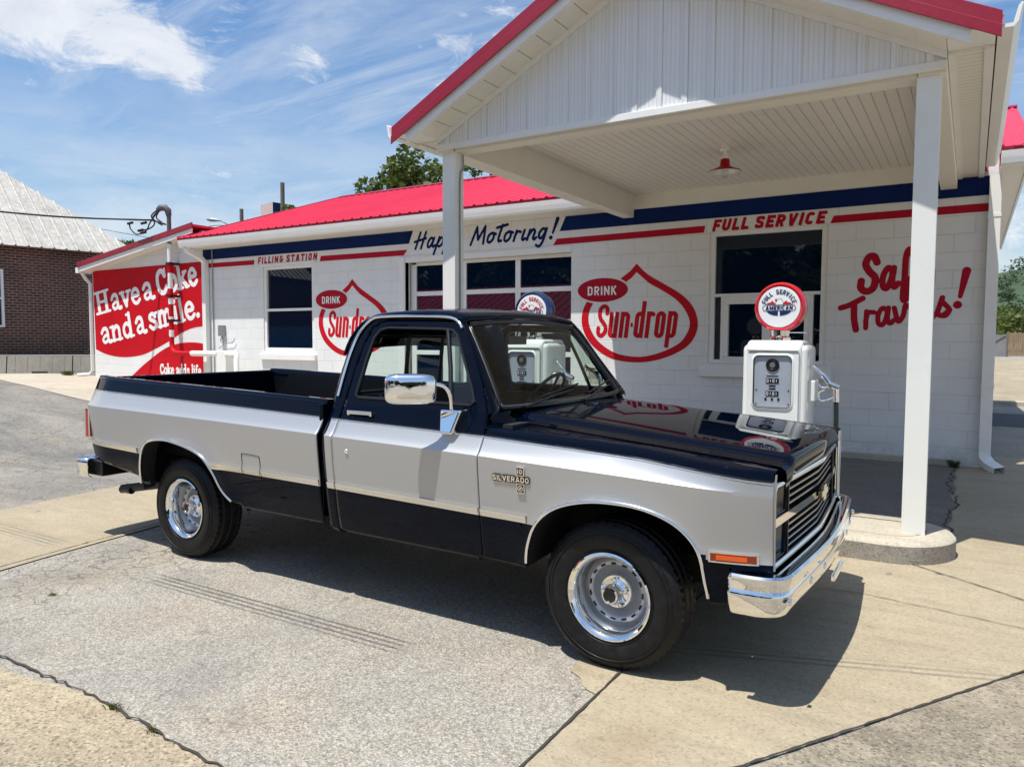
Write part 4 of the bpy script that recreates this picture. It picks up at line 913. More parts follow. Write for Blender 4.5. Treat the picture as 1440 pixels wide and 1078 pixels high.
# ================================================================ CANOPY
cp = tag(site('pump_canopy', (-2.43, 6.2, 0)), 'white gabled pump canopy with red metal edge, tan ceiling and two square posts', 'canopy')
XC = -2.43; HW = 2.51; CY = 5.80; TZ = 3.635; SL = .515
def rz(x): return TZ+(HW-abs(x-XC))*SL
BY = WY+2.8
for s in (-1, 1):
    xe = XC+s*(HW+.03); mb = MB()
    mb.add([(xe, CY-.03, rz(xe)+.03), (XC, CY-.03, rz(XC)+.03), (XC, BY, rz(XC)+.03), (xe, BY, rz(xe)+.03)], [(0, 1, 2, 3) if s < 0 else (3, 2, 1, 0)]); mb.build('roof', 'red_roof', cp, solid=.03)
    # red rake trim: outer face with a folded lower lip
    a, b = XC+s*(HW+.02), XC
    for (y0, y1, d0, d1) in ((CY-.068, CY-.048, -.095, .045), (CY-.078, CY-.0685, -.125, -.045)):
        mb = MB(); v = [(a, y0, rz(a)+d0), (b, y0, rz(b)+d0), (b, y1, rz(b)+d0), (a, y1, rz(a)+d0), (a, y0, rz(a)+d1), (b, y0, rz(b)+d1), (b, y1, rz(b)+d1), (a, y1, rz(a)+d1)]
        if s > 0: v = [v[1], v[0], v[3], v[2], v[5], v[4], v[7], v[6]]
        mb.hexa(v).build('roof_trim', 'red_trim', cp, bevel=.004)
    a2 = XC+s*2.36
    v = [(a2, CY-.047, rz(a2)-.205), (b, CY-.047, rz(b)-.205), (b, CY, rz(b)-.205), (a2, CY, rz(a2)-.205), (a2, CY-.047, rz(a2)-.03), (b, CY-.047, rz(b)-.03), (b, CY, rz(b)-.03), (a2, CY, rz(a2)-.03)]
    if s > 0: v = [v[1], v[0], v[3], v[2], v[5], v[4], v[7], v[6]]
    MB().hexa(v).build('fascia', 'white_trim', cp)
    xi = XC+s*2.225; xo = XC+s*(HW-.01)
    pl = [(xo, 3.585), (xi, 3.585), (xi, rz(xi)-.09), (xo, rz(xo)-.03)]
    MB().prism(pl, CY-.050, 6.10, 'Y').build('eave_return', 'white_trim', cp)
    # sloping soffit under the rake, with ventilation joints
    mb = MB(); n = 12
    for k in range(n):
        xa = XC+(xi-XC)*k/n; xb = XC+(xi-XC)*(k+1)/n-.002*s
        mb.add([(xa, CY, rz(xa)-.195), (xb, CY, rz(xb)-.19), (xb, 6.085, rz(xb)-.19), (xa, 6.085, rz(xa)-.195)], [(0, 3, 2, 1) if s < 0 else (0, 1, 2, 3)])
    mb.build('soffit', 'vinyl_soffit', cp, solid=.01)
    v0 = XC+s*2.225
    MB().box(min(v0, xo), max(v0, xo), 6.102, WY-.006, 3.575, 3.585).build('soffit', 'soffit_board', cp)
    x1, x2 = sorted((v0, v0+s*.05)); MB().box(x1, x2, 6.10, WY-.008, 3.56, 3.5745).build('soffit_rail', 'white_trim', cp); x1, x2 = sorted((xo, xo-s*.06)); MB().box(x1, x2, 6.10, WY-.008, 3.56, 3.5745).build('soffit_rail', 'white_trim', cp)
    x1, x2 = sorted((XC+s*2.045, XC+s*2.222)); MB().box(x1, x2, 6.10, WY-.005, 3.45, 3.80).build('beam', 'ceiling_wall', cp, bevel=.004)
    g0 = XC+s*(HW+.0)
    gp = [(g0, 3.58), (g0+s*.085, 3.575), (g0+s*.11, 3.61), (g0+s*.125, 3.70), (g0+s*.135, 3.715), (g0+s*.12, 3.72), (g0+s*.105, 3.70), (g0+s*.08, 3.60), (g0+s*.01, 3.60), (g0+s*.01, 3.69), (g0, 3.69)]
    MB().prism(gp, CY-.01, 10.27, 'Y').build('gutter', 'white_trim', cp)
    px = XC+s*2.115
    po = MB().box(px-.078, px+.078, 6.125, 6.275, .155, 3.452).build('post', 'white_gloss', cp, bevel=.004)
    if s < 0:
        mb = MB(); mb.tube(spline([(px+.098, 6.24, 3.44), (px+.098, 6.24, 3.30), (px+.088, 6.20, 3.16), (px+.088, 6.20, 2.2), (px+.088, 6.20, .2)], 4), .009, 6); mb.build('conduit', 'grey_metal', po)
tri = [(XC-2.222, 3.475), (XC+2.222, 3.475), (XC+2.222, rz(XC+2.222)-.16), (XC, rz(XC)-.16), (XC-2.222, rz(XC-2.222)-.16)]
MB().prism(tri, 6.09, 6.12, 'Y').build('gable_siding', 'siding', cp)
k = -2.1
while k < 2.2:
    x = XC+k; zt = rz(x)-.205; MB().prism([(x-.026, 3.53), (x+.026, 3.53), (x+.026, zt), (x-.026, zt)], 6.078, 6.0895, 'Y').build('batten', 'siding', cp, bevel=.003); k += .222
MB().box(XC-2.222, XC+2.222, 6.068, 6.0895, 3.47, 3.53).build('gable_trim', 'white_trim', cp, bevel=.004)
mb = MB()
for s in (-1, 1):
    a = XC+s*2.222; v = [(a, 6.066, rz(a)-.25), (XC, 6.066, rz(XC)-.25), (XC, 6.0885, rz(XC)-.25), (a, 6.0885, rz(a)-.25), (a, 6.066, rz(a)-.20), (XC, 6.066, rz(XC)-.20), (XC, 6.0885, rz(XC)-.20), (a, 6.0885, rz(a)-.20)]
    if s > 0: v = [v[1], v[0], v[3], v[2], v[5], v[4], v[7], v[6]]
    mb.hexa(v)
mb.build('gable_trim', 'white_trim', cp)
MB().box(XC-2.04, XC+2.04, 6.125, 6.30, 3.45, 3.80).build('beam', 'ceiling_wall', cp, bevel=.004)
MB().box(XC-2.046, XC+2.046, 6.30, WY-.01, 3.785, 3.80).build('ceiling', 'ceiling_board', cp)
MB().box(XC-2.046, XC+2.046, WY-.02, WY-.004, 3.58, 3.786).build('wall_cladding', 'ceiling_wall', cp)
# ---- lamp
lp = tag(empty('pendant_lamp', (-2.49, 8.7, 3.785)), 'small red enamel barn shade lamp hanging from canopy ceiling', 'lamp')
MB().lathe([(0, 0), (.06, 0), (.065, -.02), (.05, -.035), (.02, -.04), (.018, -.075), (.035, -.085), (.04, -.11), (.03, -.125), (0, -.125)], 20).build('stem', 'white_gloss', lp, smooth=40)
sh = [(.035, -.12), (.05, -.13), (.055, -.19), (.075, -.215), (.185, -.262), (.19, -.275), (.183, -.277), (.07, -.228), (.045, -.2), (.04, -.13)]
MB().lathe(sh, 32, mis=[0, 0, 0, 0, 0, 1, 1, 1, 1]).build('lamp_shade', ['red_enamel', 'face_white'], lp, smooth=40)
MB().lathe([(.0, -.19), (.03, -.2), (.042, -.24), (.042, -.30), (.03, -.335), (0, -.345)], 16).build('bulb_jar', 'clear_bulb', lp, smooth=60)
# ---- pump island
def isl(r, z0, z1, x0=-4.95, x1=-.04, y0=5.80, y1=6.70):
    P = []; cx = x1-r
    yc = (y0+y1)/2; h = (y1-y0)/2
    for k in range(25): a = R(-90+180*k/24); P.append((x1-h+h*math.cos(a)*1.0, yc+h*math.sin(a)))
    for k in range(25): a = R(90+180*k/24); P.append((x0+h+h*math.cos(a), yc+h*math.sin(a)))
    return P
isd = tag(empty('pump_island', (0, 0, 0)), 'raised concrete pump island with rounded end under the canopy posts', 'pump island')
mb = MB(); o = isl(0, 0, 0); i = isl(0, 0, 0, -4.75, -.23, 5.99, 6.51); n = len(o)
mb.grid([[(*p, -.02) for p in o]+[(*o[0], -.02)], [(*p, .13) for p in o]+[(*o[0], .13)]], 1, flip=True)
c2 = isl(0, 0, 0, -4.93, -.06, 5.82, 6.68)
mb.grid([[(*p, .13) for p in o]+[(*o[0], .13)], [(*p, .152) for p in c2]+[(*c2[0], .152)], [(*p, .16) for p in i]+[(*i[0], .16)]], 0, flip=True)
mb.build('kerb', ['concrete_pale', 'kerb_side'], isd, smooth=50)
i2 = isl(0, 0, 0, -4.735, -.245, 6.005, 6.495)
MB().add([(*p, .158) for p in i2], [tuple(range(len(i2)))]).build('island_top', 'concrete_pale', isd)
mb = MB(); mb.grid([[(*p, .156) for p in i]+[(*i[0], .156)], [(*p, .150) for p in i2]+[(*i2[0], .150)]], flip=True); mb.build('island_groove', 'joint_dark', isd)

# ================================================================ PUMPS
def face_emblem(par, r, yf, ring_txt, sc=1.0):
    """round lens artwork, coordinates in metres on the y = yf plane (facing -Y)"""
    T3 = lambda d: (lambda x, z: (x, yf-d, z))
    def arc_text(text, rad, h, a0, a1, w, s, m, flip=False):
        n = len(text); out = []
        for k, ch in enumerate(text):
            if ch == ' ': continue
            a = a0+(a1-a0)*k/(n-1); g = [([(px-w/2*CW.get(ch, 1) if ch != 'I' else px-s/2, py) for px, py in stt], s, False) for stt in caps(ch, w*CW.get(ch, 1) if ch != 'I' else s, s)]
            out += place(g, (rad*math.cos(R(a)), rad*math.sin(R(a))), h, 0, R(a-90))
        text_mesh(out, .0022, T3(.0012), 'lettering', m, par)
    arc_text('FULL SERVICE', r*.645, r*.235, 160, 20, .60, .19, ring_txt)
    # banner
    bx, bz = r*.80, r*.16
    rr = lambda X, Y, a, b: b*1.0-np.hypot(np.maximum(np.abs(X)-(a-b), 0), np.minimum(np.maximum(np.abs(Y+r*.04)-0, 0), 9))
    field_mesh(lambda X, Y: np.minimum(rr(X, Y, bx, bz), -rr(X, Y, bx-.005, bz-.005)), (-r, r, -r*.4, r*.4), .0022, T3(.0012), 'banner_outline', 'ink_navy', par)
    text_mesh(fit(layout_caps('AMERICAN', .66, .24, .10), -r*.65, r*.65, -r*.145, r*.215, .05), .0022, T3(.0014), 'lettering', 'ink_navy', par)
    # blue keel under the banner, red wings above
    field_mesh(lambda X, Y: np.minimum(np.minimum((1-np.hypot(X/(r*.62), (Y+r*.10)/(r*.33)))*r*.3, -(Y+r*.20)), np.abs(X)-r*.045-.0*Y), (-r, r, -r*.6, 0), .0022, T3(.0012), 'keel', 'ink_navy', par)
    for s in (-1, 1):
        w = [(s*r*.16, r*.13), (s*r*.62, r*.13), (s*r*.54, r*.22), (s*r*.40, r*.24), (s*r*.34, r*.33), (s*r*.25, r*.25)]
        field_mesh(lambda X, Y: psdf(w, X, Y), (-r, r, 0, r*.5), .0022, T3(.0012), 'wing_mark', 'ink_red', par)
    cr = [[(-r*.20, r*.14), (-r*.13, r*.30), (-r*.06, r*.40), (r*.06, r*.43), (r*.15, r*.36), (r*.20, r*.22), (r*.24, r*.14)]]
    text_mesh([(q, .0026, True) for q in cr], .0018, T3(.0012), 'crest_outline', 'ink_navy', par)
    field_mesh(lambda X, Y: r*.055-np.hypot(X+r*.15, Y-r*.36), (-r*.4, r*.1, r*.2, r*.5), .0018, T3(.0013), 'crest_dot', 'ink_red', par)
def gas_pump(loc, ring, ring_txt, label, rz=0.0):
    p = tag(empty('fuel_pump', loc, rz), label, 'fuel pump', 'vintage fuel pumps on the island')
    W, D, H = .25, .24, 1.42            # half width, half depth, height of the body above the island
    mb = MB()
    def col(x0, x1, y0, y1, z1, rt, n=6):
        """upright with rounded top edges front/side"""
        P = []
        prof = [(0.0, 0.0)]+[(rt*(1-math.cos(R(90*k/n))), z1-rt+rt*math.sin(R(90*k/n))) for k in range(n+1)]
        rows = []
        for ins, z in prof:
            rc = .05; row = []
            for cx, cy, a0 in ((x1-rc-ins*.55, y0+rc+ins, -90), (x1-rc-ins*.55, y1-rc-ins, 0), (x0+rc+ins*.55, y1-rc-ins, 90), (x0+rc+ins*.55, y0+rc+ins, 180)):
                for q in range(5): a = R(a0+90*q/4); row.append((cx+rc*math.cos(a), cy+rc*math.sin(a), z))
            rows.append(row+[row[0]])
        mb.grid(rows, flip=True); mb.add(rows[-1][:-1], [tuple(range(20))])
    col(-W, -W+.10, -D+.02, D-.02, H-.035, .05); col(W-.10, W, -D+.02, D-.02, H-.035, .05)
    body = mb.build('side_column', 'white_gloss', p, smooth=45)
    # main cabinet with a window recess in front
    mb = MB()
    def capprof(n=7): return [(-D, 0), (-D, H-.075)]+[(-D+.07-.07*math.cos(R(90*k/n)), H-.075+.075*math.sin(R(90*k/n))) for k in range(1, n+1)]+[(D-.07+.07*math.sin(R(90*k/n)), H-.075+.075*math.cos(R(90*k/n))) for k in range(0, n+1)]+[(D, 0)]
    cpz = capprof(); mb.prism(cpz, -W+.035, W-.035, 'X'); mb.build('cabinet', 'white_gloss', p, bevel=.03, seg=4)
    yf = -D-.014
    xs = np.linspace(-.2, .2, 61); zs = np.linspace(0.02, H-.1, 121); X, Z = np.meshgrid(xs, zs)
    def rrect(X, Z, x0, x1, z0, z1, r): return r-np.hypot(np.maximum(np.abs(X-(x0+x1)/2)-((x1-x0)/2-r), 0), np.maximum(np.abs(Z-(z0+z1)/2)-((z1-z0)/2-r), 0))
    wx, w0, w1 = .150, .875, 1.30
    V, P = msq(np.minimum(rrect(X, Z, -.198, .198, .04, 1.325, .02), -rrect(X, Z, -wx, wx, w0, w1, .045)), xs, zs, False)
    fp = MB().add([(x, yf, z) for x, z in V], P).build('door_panel', 'white_gloss', p, solid=.012)
    def ringmesh(x0, x1, z0, z1, r, t, y0, y1, m, nm, par):
        pts = []
        for cx, cz, a0 in ((x1-r, z0+r, -90), (x1-r, z1-r, 0), (x0+r, z1-r, 90), (x0+r, z0+r, 180)):
            for q in range(6): a = R(a0+90*q/5); pts.append((cx, cz, math.cos(a), math.sin(a)))
        rows = [[(cx+(r+d)*c, y, cz+(r+d)*s) for cx, cz, c, s in pts] for d, y in ((t, y0), (t*.6, y0-.008), (0, y0-.009), (-.004, y1))]
        rows = [q+[q[0]] for q in rows]
        return MB().grid(rows, flip=True).build(nm, m, par, smooth=50)
    ringmesh(-wx, wx, w0, w1, .045, .016, yf, yf+.02, 'white_gloss', 'window_bezel', p)
    ringmesh(-wx+.003, wx-.003, w0+.003, w1-.003, .043, .0, yf-.001, yf+.012, 'black_trim', 'window_gasket', p)
    dl = MB().box(-wx, wx, -D-.008, -D-.003, w0, w1).build('meter_face', 'dial_silver', p)
    yd = -D-.008
    dial = MB().lathe([(0, -.006), (.03, -.006), (.032, -.009), (.042, -.012), (.052, -.008), (.052, 0)], 28, 'Y', (0, yd, 1.222)).build('flow_dial', 'black_trim', p, smooth=40)
    MB().lathe([(0, -.0125), (.022, -.0125), (.022, -.006)], 20, 'Y', (0, yd, 1.222)).build('dial_hub', 'satin_metal', dial)
    rd = MB().box(-.05, .05, yd-.004, yd-.0005, 1.075, 1.115).build('readout', 'ink_black', p); MB().box(-.05, .05, yd-.004, yd-.0005, .972, 1.012).build('readout', 'ink_black', p)
    for z in (1.055, 1.032): MB().box(-.026, .026, yd-.003, yd-.0005, z-.005, z+.005).build('price_slot', 'ink_black', p)
    for x in (-.05, 0, .05): MB().box(x-.008, x+.008, yd-.003, yd-.0005, .935, .957).build('gauge_window', 'ink_black', p)
    for x, z in ((-.125, .91), (.125, .91), (-.125, 1.02), (.125, 1.02)): MB().lathe([(0, -.004), (.005, -.004), (.006, 0)], 8, 'Y', (x, yd, z)).build('face_screw', 'ink_black', p)
    MB().box(-.045, .045, yd-.003, yd-.0005, 1.132, 1.138).build('price_slot', 'ink_black', p)
    T = lambda x, z: (x, yd-.0055, z)
    dg = []
    for z in (1.095, .992):
        for k in range(4):
            dg += place([([(.1, 0), (.1, 1), (.6, 1), (.6, 0), (.1, 0)] if k % 2 == 0 else [(.35, 0), (.35, 1)], .16, False)], (-.044+.023*k, z-.011), .022)
    text_mesh(dg, .0018, T, 'readout_digits', 'ink_white', rd)
    MB().box(-.2, .2, -D-.022, -D-.002, 1.332, 1.342).build('chrome_trim', 'chrome', p, bevel=.003)
    # globe
    GZ = 1.69; r = .205
    g = MB().lathe([(.0, -.068), (r*.80, -.062), (r*.84, -.066), (r*.90, -.072), (r*.97, -.055), (r, -.02), (r, .02), (r*.97, .055), (r*.90, .072), (r*.84, .066), (r*.8, .062), (0, .068)], 56, 'Y', (0, 0, GZ), mis=[0, 1, 1, 1, 1, 1, 1, 1, 1, 1, 0]).build('globe', ['face_white', ring], p, smooth=35)
    fe = empty('emblem_root'); bpy.data.objects.remove(fe)
    lens = MB().lathe([(0, -.072), (r*.45, -.0715), (r*.80, -.069), (r*.81, -.064)], 48, 'Y', (0, 0, GZ)).build('globe_lens', 'face_white', g, smooth=40)
    before = set(bpy.data.objects)
    face_emblem(g, r*.80, 0, ring_txt)
    for ob in [o for o in bpy.data.objects if o not in before]:
        for v in ob.data.vertices: v.co.y += -.0725; v.co.z += GZ
    MB().lathe([(.085, 1.405), (.085, 1.44), (.07, 1.455), (.075, 1.50), (.03, 1.50)], 28).build('globe_collar', 'chrome', p, smooth=40)
    MB().box(-.03, .2, -.02, .02, 1.478, 1.486).build('globe_clamp', 'white_gloss', p)
    # nozzle boot, nozzle and hose on the right-hand side
    nb = MB().box(W-.004, W+.05, -.12, .06, .93, 1.10).build('nozzle_boot', 'white_gloss', p, bevel=.012)
    nz = MB(); nz.tube(spline([(W+.005, -.05, 1.215), (W+.035, -.07, 1.205), (W+.10, -.085, 1.15), (W+.155, -.09, 1.075), (W+.175, -.09, 1.05)], 5), [.016]*10+[.021]*6+[.030]*5, 10)
    nz.tube([(W+.15, -.09, 1.075), (W+.225, -.09, 1.045)], [.034, .026], 10); nz.tube([(W+.20, -.09, 1.05), (W+.205, -.09, .96)], [.024, .022], 10); nz.tube(spline([(W+.21, -.09, .985), (W+.14, -.09, .95), (W+.085, -.09, .945), (W+.075, -.09, 1.0), (W+.12, -.09, 1.03)], 5), .008, 8)
    nz.tube(spline([(W+.18, -.09, 1.06), (W+.10, -.09, 1.045), (W+.075, -.09, 1.07)], 4), .007, 8); nz.lathe([(0, .0), (.024, 0), (.024, .03), (0, .03)], 12, 'Z', (W+.205, -.09, .935))
    nz.build('nozzle', 'chrome', p, smooth=45)
    hs = MB(); hs.tube(spline([(W+.205, -.09, .945), (W+.21, -.09, .80), (W+.205, -.085, .62), (W+.17, -.07, .42), (W+.10, -.04, .30), (W+.03, 0, .34), (W-.01, .01, .38)], 8), .019, 12); hs.build('hose', 'hose_green', p, smooth=60)
    MB().lathe([(0, 0), (.05, 0), (.045, .03), (.02, .055), (0, .06)], 20, 'X', (W-.004, -.12, .575)).build('side_knob', 'white_gloss', p, smooth=40)
    MB().lathe([(0, 0), (.008, 0), (.012, -.02), (0, -.022)], 10, 'X', (-W+.002, -.08, 1.0)).build('lock_knob', 'chrome', p)
    MB().box(-W-.015, W+.015, -D-.015, D+.015, 0, .09).build('plinth', 'white_gloss', p, bevel=.012)
    return p
gas_pump((-1.345, 6.40, .158), 'red_plastic', 'ink_navy', 'white vintage fuel pump with red ringed globe, in front of the service window')
gas_pump((-3.69, 6.40, .158), 'blue_plastic', 'ink_red', 'white vintage fuel pump with blue ringed globe, seen through the windshield of the pickup')
# ================================================================ PICKUP TRUCK   (x forward from the front axle, y left, z up)
TX, TY = -1.425, 4.12
tk = tag(empty('pickup_truck', (TX, TY, 0)), 'black navy and silver two tone long bed pickup truck parked beside the pumps', 'truck')
_X = [-4.42, -2.85, -1.84, -.73, .16, .76]
it = lambda tab: (lambda x: np.interp(x, _X, tab))
zb = it([1.184, 1.142, 1.112, 1.083, 1.040, .985])       # navy / silver line
zc = it([1.062, 1.035, 1.012, .985, .955, .93])          # shoulder crease
zt = it([.800, .750, .735, .710, .695, .688])            # top of the bright strip
zr = it([1.272, 1.228, 1.198, 1.198, 1.198, 1.198])      # bed rail / belt
def ys(x, z):
    """half width of the body side"""
    x = np.asarray(x, float); z = np.asarray(z, float)
    b, c, t = zb(x), zc(x), zt(x)
    fd = 1-.88*np.clip((x-.02)/.62, 0, 1)**1.3; yb = 1.008-.066*fd
    y = np.where(z >= b, yb-(z-b)*np.where(x < -1.83, .40, .52), 0)
    s = np.clip((z-c)/(b-c), 0, 1); y = np.where((z < b) & (z >= c), 1.008-(1.008-yb)*s**.75, y)
    s = np.clip((c-z)/(c-t), 0, 1); y = np.where((z < c) & (z >= t), 1.008-.024*s**1.25, y)
    s = np.clip((t-z)/.30, 0, 1); y = np.where(z < t, .984-.043*s**1.4, y)
    y = y-.075*np.clip((x-.42)/.34, 0, 1)**2.2-.04*np.clip((-4.15-x)/.26, 0, 1)**2
    # flares round the wheel openings
    for cx, cz, rx, rz_ in ((.03, .38, .47, .45), (-3.195, .42, .515, .44)):
        q = np.hypot((x-cx)/rx, np.maximum(z-cz, 0)/rz_)-1
        y = y+.024*np.exp(-np.clip(q, 0, 9)/.11)*(z > .40)*np.clip((c-z)/.12, 0, 1)
    return y
def yl(x, z):
    """cab side incl. the leaning window frames"""
    z = np.asarray(z, float); y = ys(x, np.minimum(z, 1.215)); return np.where(z > 1.215, y-.375*(z-1.215), y)
ARCH_F = [(-.44, .30), (-.432, .44), (-.415, .56), (-.362, .68), (-.25, .77), (-.08, .822), (.09, .832), (.235, .812), (.36, .758), (.445, .664), (.478, .53), (.492, .44), (.495, .30)]
ARCH_R = [(-3.72, .30), (-3.715, .56), (-3.705, .66), (-3.655, .785), (-3.55, .845), (-3.345, .866), (-3.13, .842), (-2.955, .788), (-2.845, .686), (-2.775, .575), (-2.69, .505), (-2.60, .47), (-2.55, .30)]
AF = spline(ARCH_F, 5); AR = spline(ARCH_R, 5)
def levels(x0, x1):
    """grid lines; z is stored as level t and turned into z by the tables so that colour breaks follow the body lines"""
    return np.arange(x0, x1+.0201, .02)
TL = np.concatenate([np.linspace(0, 1, 15)[:-1], np.linspace(1, 2, 4)[:-1], np.linspace(2, 3, 15)[:-1], np.linspace(3, 4, 9)[:-1], np.linspace(4, 5, 7)[:-1], np.linspace(5, 6, 22)])
def t2z(x, t):
    a = np.full_like(x, .36); b = zt(x)-.04; c = zt(x); d = zc(x); e = zb(x); f = zr(x)+0*x; g = np.full_like(x, 1.78)
    L = [a, b, c, d, e, f, g]; z = np.zeros_like(x)
    for k in range(6):
        m = (t >= k) & (t <= k+1.000001); z = np.where(m, L[k]+(L[k+1]-L[k])*(t-k), z)
    return z
def side_panel(name, inside, x0, x1, s, parent, yfun=ys, thick=.012, mats=('navy_paint', 'silver_paint'), split=None, nolow=None):
    xs = levels(x0, x1); X, T = np.meshgrid(xs, TL); Z = t2z(X, T); F = inside(X, Z); V, P = msq(F, xs, TL, False)
    if not P: return None
    V = np.array(V); z = t2z(V[:, 0], V[:, 1]); y = yfun(V[:, 0], z)
    mb = MB(); mb.add([(a, s*-b, c) for a, b, c in zip(V[:, 0], y, z)], [p if s > 0 else p[::-1] for p in P])
    for k, p in enumerate(P):
        tm = sum(V[i][1] for i in p)/len(p); xm = sum(V[i][0] for i in p)/len(p); zm = sum(z[i] for i in p)/len(p)
        silver = 1 < tm < 4
        if xm > .49 and tm < 4: silver = zm > .622
        mb.m[k] = 1 if silver else 0
    o = mb.build(name, mats, parent, smooth=22, solid=thick)
    # exact normals make the reflections run smoothly over the panel
    return o
rr2 = lambda X, Z, x0, x1, z0, z1, r: r-np.hypot(np.maximum(np.abs(X-(x0+x1)/2)-((x1-x0)/2-r), 0), np.maximum(np.abs(Z-(z0+z1)/2)-((z1-z0)/2-r), 0))
def bump_fn(x, z): return 0
DOOR = [(-1.738, .455), (-1.70, .438), (-.75, .432), (-.712, .46), (-.712, 1.09), (-.73, 1.20), (-.80, 1.345), (-.975, 1.635), (-1.005, 1.668), (-1.06, 1.682), (-1.57, 1.690), (-1.655, 1.655), (-1.70, 1.56), (-1.725, 1.40), (-1.738, 1.21)]
WIN = [(-1.668, 1.245), (-1.64, 1.232), (-.845, 1.226), (-.82, 1.243), (-.855, 1.315), (-1.028, 1.600), (-1.065, 1.628), (-1.14, 1.636), (-1.54, 1.645), (-1.60, 1.632), (-1.635, 1.585), (-1.655, 1.45)]
XB = lambda z: np.interp(z, [0, 1.15, 1.22, 1.39, 1.56, 1.66, 1.70, 1.735, 1.8], [-1.855, -1.86, -1.872, -1.866, -1.848, -1.81, -1.775, -1.69, -1.6])
CABO = [(-1.805, .44), (-1.745, .430), (-.72, .425), (-.72, 1.10), (-.705, 1.18), (-.698, 1.205), (-1.0, 1.655), (-1.03, 1.70), (-1.08, 1.722), (-1.66, 1.722), (-1.735, 1.69), (-1.785, 1.60), (-1.805, 1.45), (-1.812, 1.22), (-1.80, 1.10)]
def far_side_ok(s): return True
for s in (1, -1):
    # bed side
    TAIL = [(-1.868, .465), (-1.868, 1.30), (-4.40, 1.30), (-4.405, .80), (-4.36, .645), (-3.76, .568), (-3.5, .54), (-2.6, .47)]
    def f(X, Z): return np.minimum(np.minimum(psdf(TAIL, X, Z), -psdf(AR, X, Z)), zr(X)-Z)
    bs = side_panel('bed_side', f, -4.46, -1.84, s, tk)
    # cab: pillars, sills and roof sides round the door opening
    def f(X, Z): return np.minimum(psdf(CABO, X, Z), -(psdf(DOOR, X, Z)+.007))
    side_panel('cab_side', f, -1.84, -.68, s, tk, yl)
    def f(X, Z): return np.minimum(psdf(DOOR, X, Z), -psdf(WIN, X, Z))
    dr = side_panel('door', f, -1.76, -.69, s, tk, yl, .022)
    # fender
    FEN = [(-.704, .44), (-.40, .432), (.49, .432), (.745, .44), (.748, 1.3), (-.704, 1.3)]
    def f(X, Z): return np.minimum(np.minimum(psdf(FEN, X, Z), -psdf(AF, X, Z)), zb(X)+.035-Z)
    fn = side_panel('front_fender', f, -.72, .76, s, tk)
    # bright strips
    def strip(x0, x1, par, nm='bright_strip'):
        mb = MB(); rows = []
        for x in np.linspace(x0, x1, 24):
            z1 = float(zt(x)); z0 = z1-.04; y = lambda z, d: (x, -s*(float(ys(x, z))+d), z)
            rows.append([y(z0, -.002), y(z0+.002, .003), y(z0+.018, .0062), y(z0+.0181, .0048), y(z0+.0215, .0052), y(z0+.0216, .0066), y(z1-.002, .0098), y(z1, -.002)])
        mb.grid(rows, flip=(s < 0)); return mb.build(nm, 'strip_metal', par)
    strip(-4.37, -3.73, bs); strip(-2.865, -1.872, bs); strip(-1.80, -1.742, tk); strip(-1.732, -.716, dr); strip(-.702, -.425, fn)
    # thin pinstripe of trim on the colour break
    for a, b, par in ((-4.395, -1.872, bs), (-1.80, -1.742, tk), (-1.733, -.716, dr), (-.70, .742, fn)):
        mb = MB(); mb.tube([(x, -s*(float(ys(x, float(zb(x))))+.001), float(zb(x))) for x in np.linspace(a, b, 30)], .0035, 6); mb.build('colour_break_trim', 'black_trim', par, smooth=60)
        mb = MB(); mb.tube([(x, -s*(float(ys(x, float(zb(x))-.009))+.0005), float(zb(x))-.009) for x in np.linspace(a, b, 30)], .003, 6); mb.build('colour_break_trim', 'chrome', par, smooth=60)
    # wheel opening trim and inner wells
    for A, cx, par in ((AF, 0, fn), (AR, -3.34, bs)):
        pts = [(x, -s*(float(ys(x, z))+.003), z) for x, z in A if z > (.44 if cx == 0 else .50)]
        if cx != 0: pts = [p for p in pts if p[0] < -2.62]
        MB().tube(pts, .0085, 8).build('arch_trim', 'chrome', par, smooth=60)
        mb = MB(); A2 = [(x, z) for x, z in A if z > .42]
        if cx == 0: mb.grid([[(x, -s*(float(ys(x, z))-.012), z) for x, z in A2], [(x, -s*.55, z+.02) for x, z in A2]], flip=(s > 0)); mb.build('wheel_well', 'black_matte', tk)
        else: mb.grid([[(x, -s*(float(ys(x, z))-.012), z) for x, z in A2], [(x, -s*.86, z+.01) for x, z in A2]], flip=(s > 0)); mb.build('wheel_well', 'black_matte', tk)
    # door furniture
    sy = lambda x, z, d=0: -s*(float(yl(x, z))+d)
    mb = MB(); mb.box(-1.665, -1.475, min(sy(-1.57, 1.15, .030), sy(-1.57, 1.15, .040)), max(sy(-1.57, 1.15, .030), sy(-1.57, 1.15, .040)), 1.142, 1.164)
    for x in (-1.655, -1.485): a, b = sorted((sy(x, 1.15, -.01), sy(x, 1.15, .038))); mb.box(x-.009, x+.009, a, b, 1.135, 1.155)
    mb.build('door_handle', 'chrome', dr, bevel=.004)
    MB().lathe([(0, -s*.008), (.010, -s*.008), (.014, 0)], 16, 'Y', (-1.626, sy(-1.626, .93), .93)).build('door_lock', 'chrome', dr, smooth=40)
    # window glass, vent divider and seals
    def gq(poly, name, m, d=-.008):
        P = np.array(poly); c = P.mean(0)
        mb = MB(); mb.add([(x, sy(x, z, d), z) for x, z in poly], [tuple(range(len(poly)))[::1 if s > 0 else -1]]); return mb.build(name, m, dr)
    VENT = [(-.985, 1.232), (-.845, 1.228), (-.822, 1.243), (-.855, 1.315), (-1.028, 1.60), (-1.062, 1.626), (-1.10, 1.63)]
    gq(VENT, 'vent_glass', 'car_glass')
